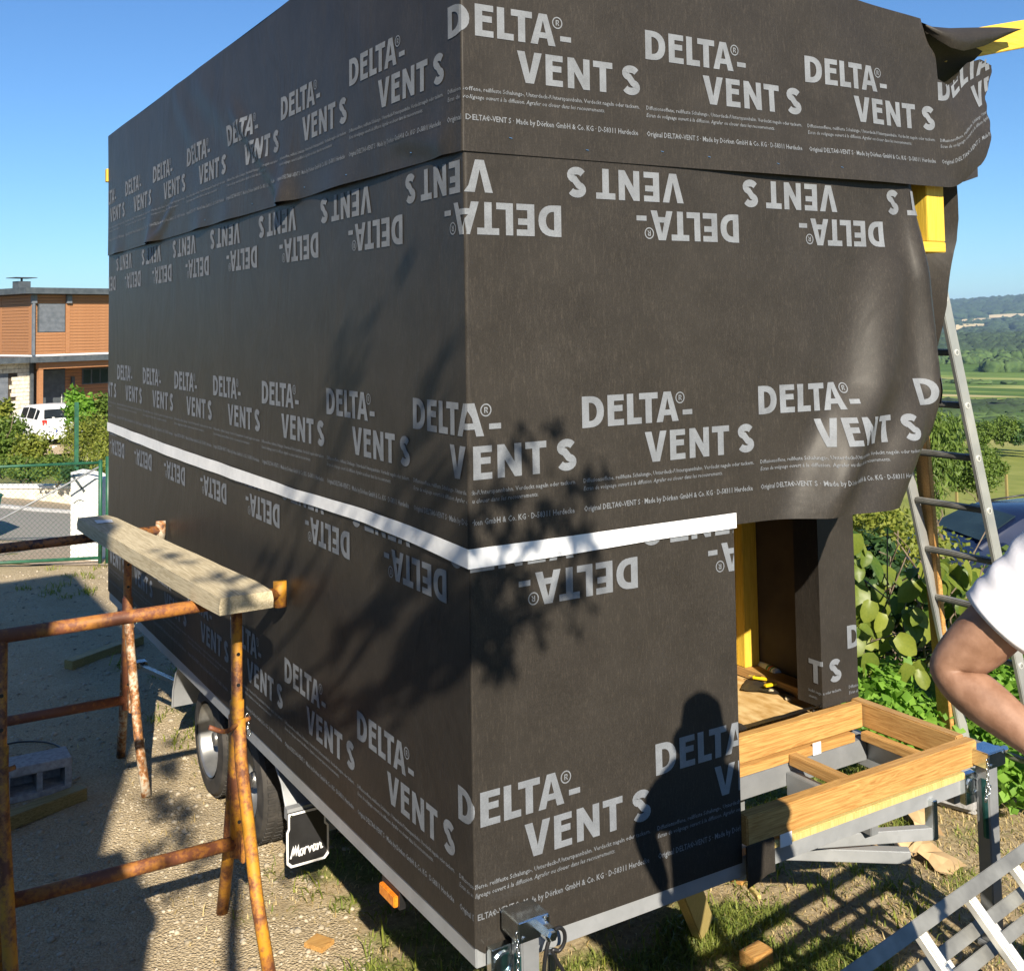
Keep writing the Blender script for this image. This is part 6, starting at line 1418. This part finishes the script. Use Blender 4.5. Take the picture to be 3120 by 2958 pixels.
rt = np.random.default_rng(3); cl = []
def put(p, r_): cl.append((p, (r_*rt.uniform(.7, 1.2), r_*1.5, r_*rt.uniform(.7, 1.2))))
for k, b_ in enumerate(br):
    dys = rt.uniform(-.35, .3); L3 = [lift(x, y, dys*i/(len(b_)-1)+rt.uniform(-.1, .1)) for i, (x, y) in enumerate(b_)]
    pts = spline(L3, 4); n_ = len(pts); r0 = .024 if k in (2, 4) else .015
    m.tube(pts, list(np.linspace(r0, .006, n_)), 6)
    for q in range(int(n_*.35), n_):
        if k not in (0, 9) and rt.random() < .7: put(pts[q]+rt.normal(size=3)*.05, rt.uniform(.02, .05))
for gx_, gy_ in (((450, 1690), (490, 1665)), ((448, 1715), (395, 1690))):
    a = onZ(*gx_); b_ = onZ(*gy_); Ta = a[1]-TY; Tb = b_[1]-TY; m.tube([a-SD3*Ta, (a-SD3*Ta+b_-SD3*Tb)/2+np.array([0, 0, .05]), b_-SD3*Tb], [.015, .011, .006], 6)
m.build('trunk', MT['bark'], TR, True)
for x, y, r_ in [(560, 760, .10), (650, 700, .09), (700, 760, .10), (760, 650, .08), (800, 580, .07), (880, 440, .05), (900, 560, .05), (420, 110, .05), (400, 150, .05), (550, 270, .04), (500, 360, .04), (470, 660, .07), (430, 740, .08), (600, 800, .10), (500, 880, .10), (400, 940, .10), (300, 940, .10), (200, 900, .09), (640, 820, .08), (690, 850, .06), (720, 640, .07), (850, 680, .06), (750, 360, .04), (560, 640, .06), (620, 560, .05), (840, 470, .04), (130, 830, .06), (600, 900, .06), (540, 820, .09), (660, 770, .09)]:
    for q in range(3): put(lift(347.6+.872*(x+rt.normal()*18), 541+.872*(y+rt.normal()*18), rt.uniform(-.35, .3)), r_*rt.uniform(.3, .65))
for (px, py, r_) in [(330, 1500, .14), (300, 1560, .14), (350, 1600, .14), (330, 1450, .1), (390, 1650, .08), (330, 1720, .08), (290, 1640, .08), (610, 1690, .07), (560, 1720, .05), (360, 1540, .1), (280, 1700, .06), (385, 1690, .06)]:
    for q in range(2):
        a = onZ(px+rt.normal()*14, py+rt.normal()*14); T_ = a[1]-TY+rt.uniform(-.3, .3); put(a-SD3*T_, r_*rt.uniform(.4, .8))
for (px, py, r_) in [(330, 1080, .05), (360, 1090, .05), (420, 1120, .06), (450, 1150, .05), (470, 1160, .05), (300, 1065, .03), (390, 1130, .04)]:
    a = onZ(px, py, 1.55); T_ = a[1]-TY+rt.uniform(-.5, .5); put(a-SD3*T_, r_)
leafcloud('crown', cl, 4400, .042, MT['leaf1'], 91, TR, 1.6, 0, .8)
# ------------------------------------------------------------------ air
hz_ = MB().box((-2500, -2500, -60), (7500, 7500, 135)).build('haze', None); tag(hz_, 'thin blue air between the yard and the far hills', 'haze', kind='stuff')
hm = bpy.data.materials.new('air'); hm.use_nodes = True; n_ = hm.node_tree; n_.nodes.clear(); out = n_.nodes.new('ShaderNodeOutputMaterial'); pv = n_.nodes.new('ShaderNodeVolumePrincipled')
pv.inputs['Color'].default_value = (.42, .64, 1.0, 1); pv.inputs['Density'].default_value = 8.5e-5; pv.inputs['Anisotropy'].default_value = 0.0
n_.links.new(pv.outputs[0], out.inputs['Volume']); hz_.data.materials.append(hm)
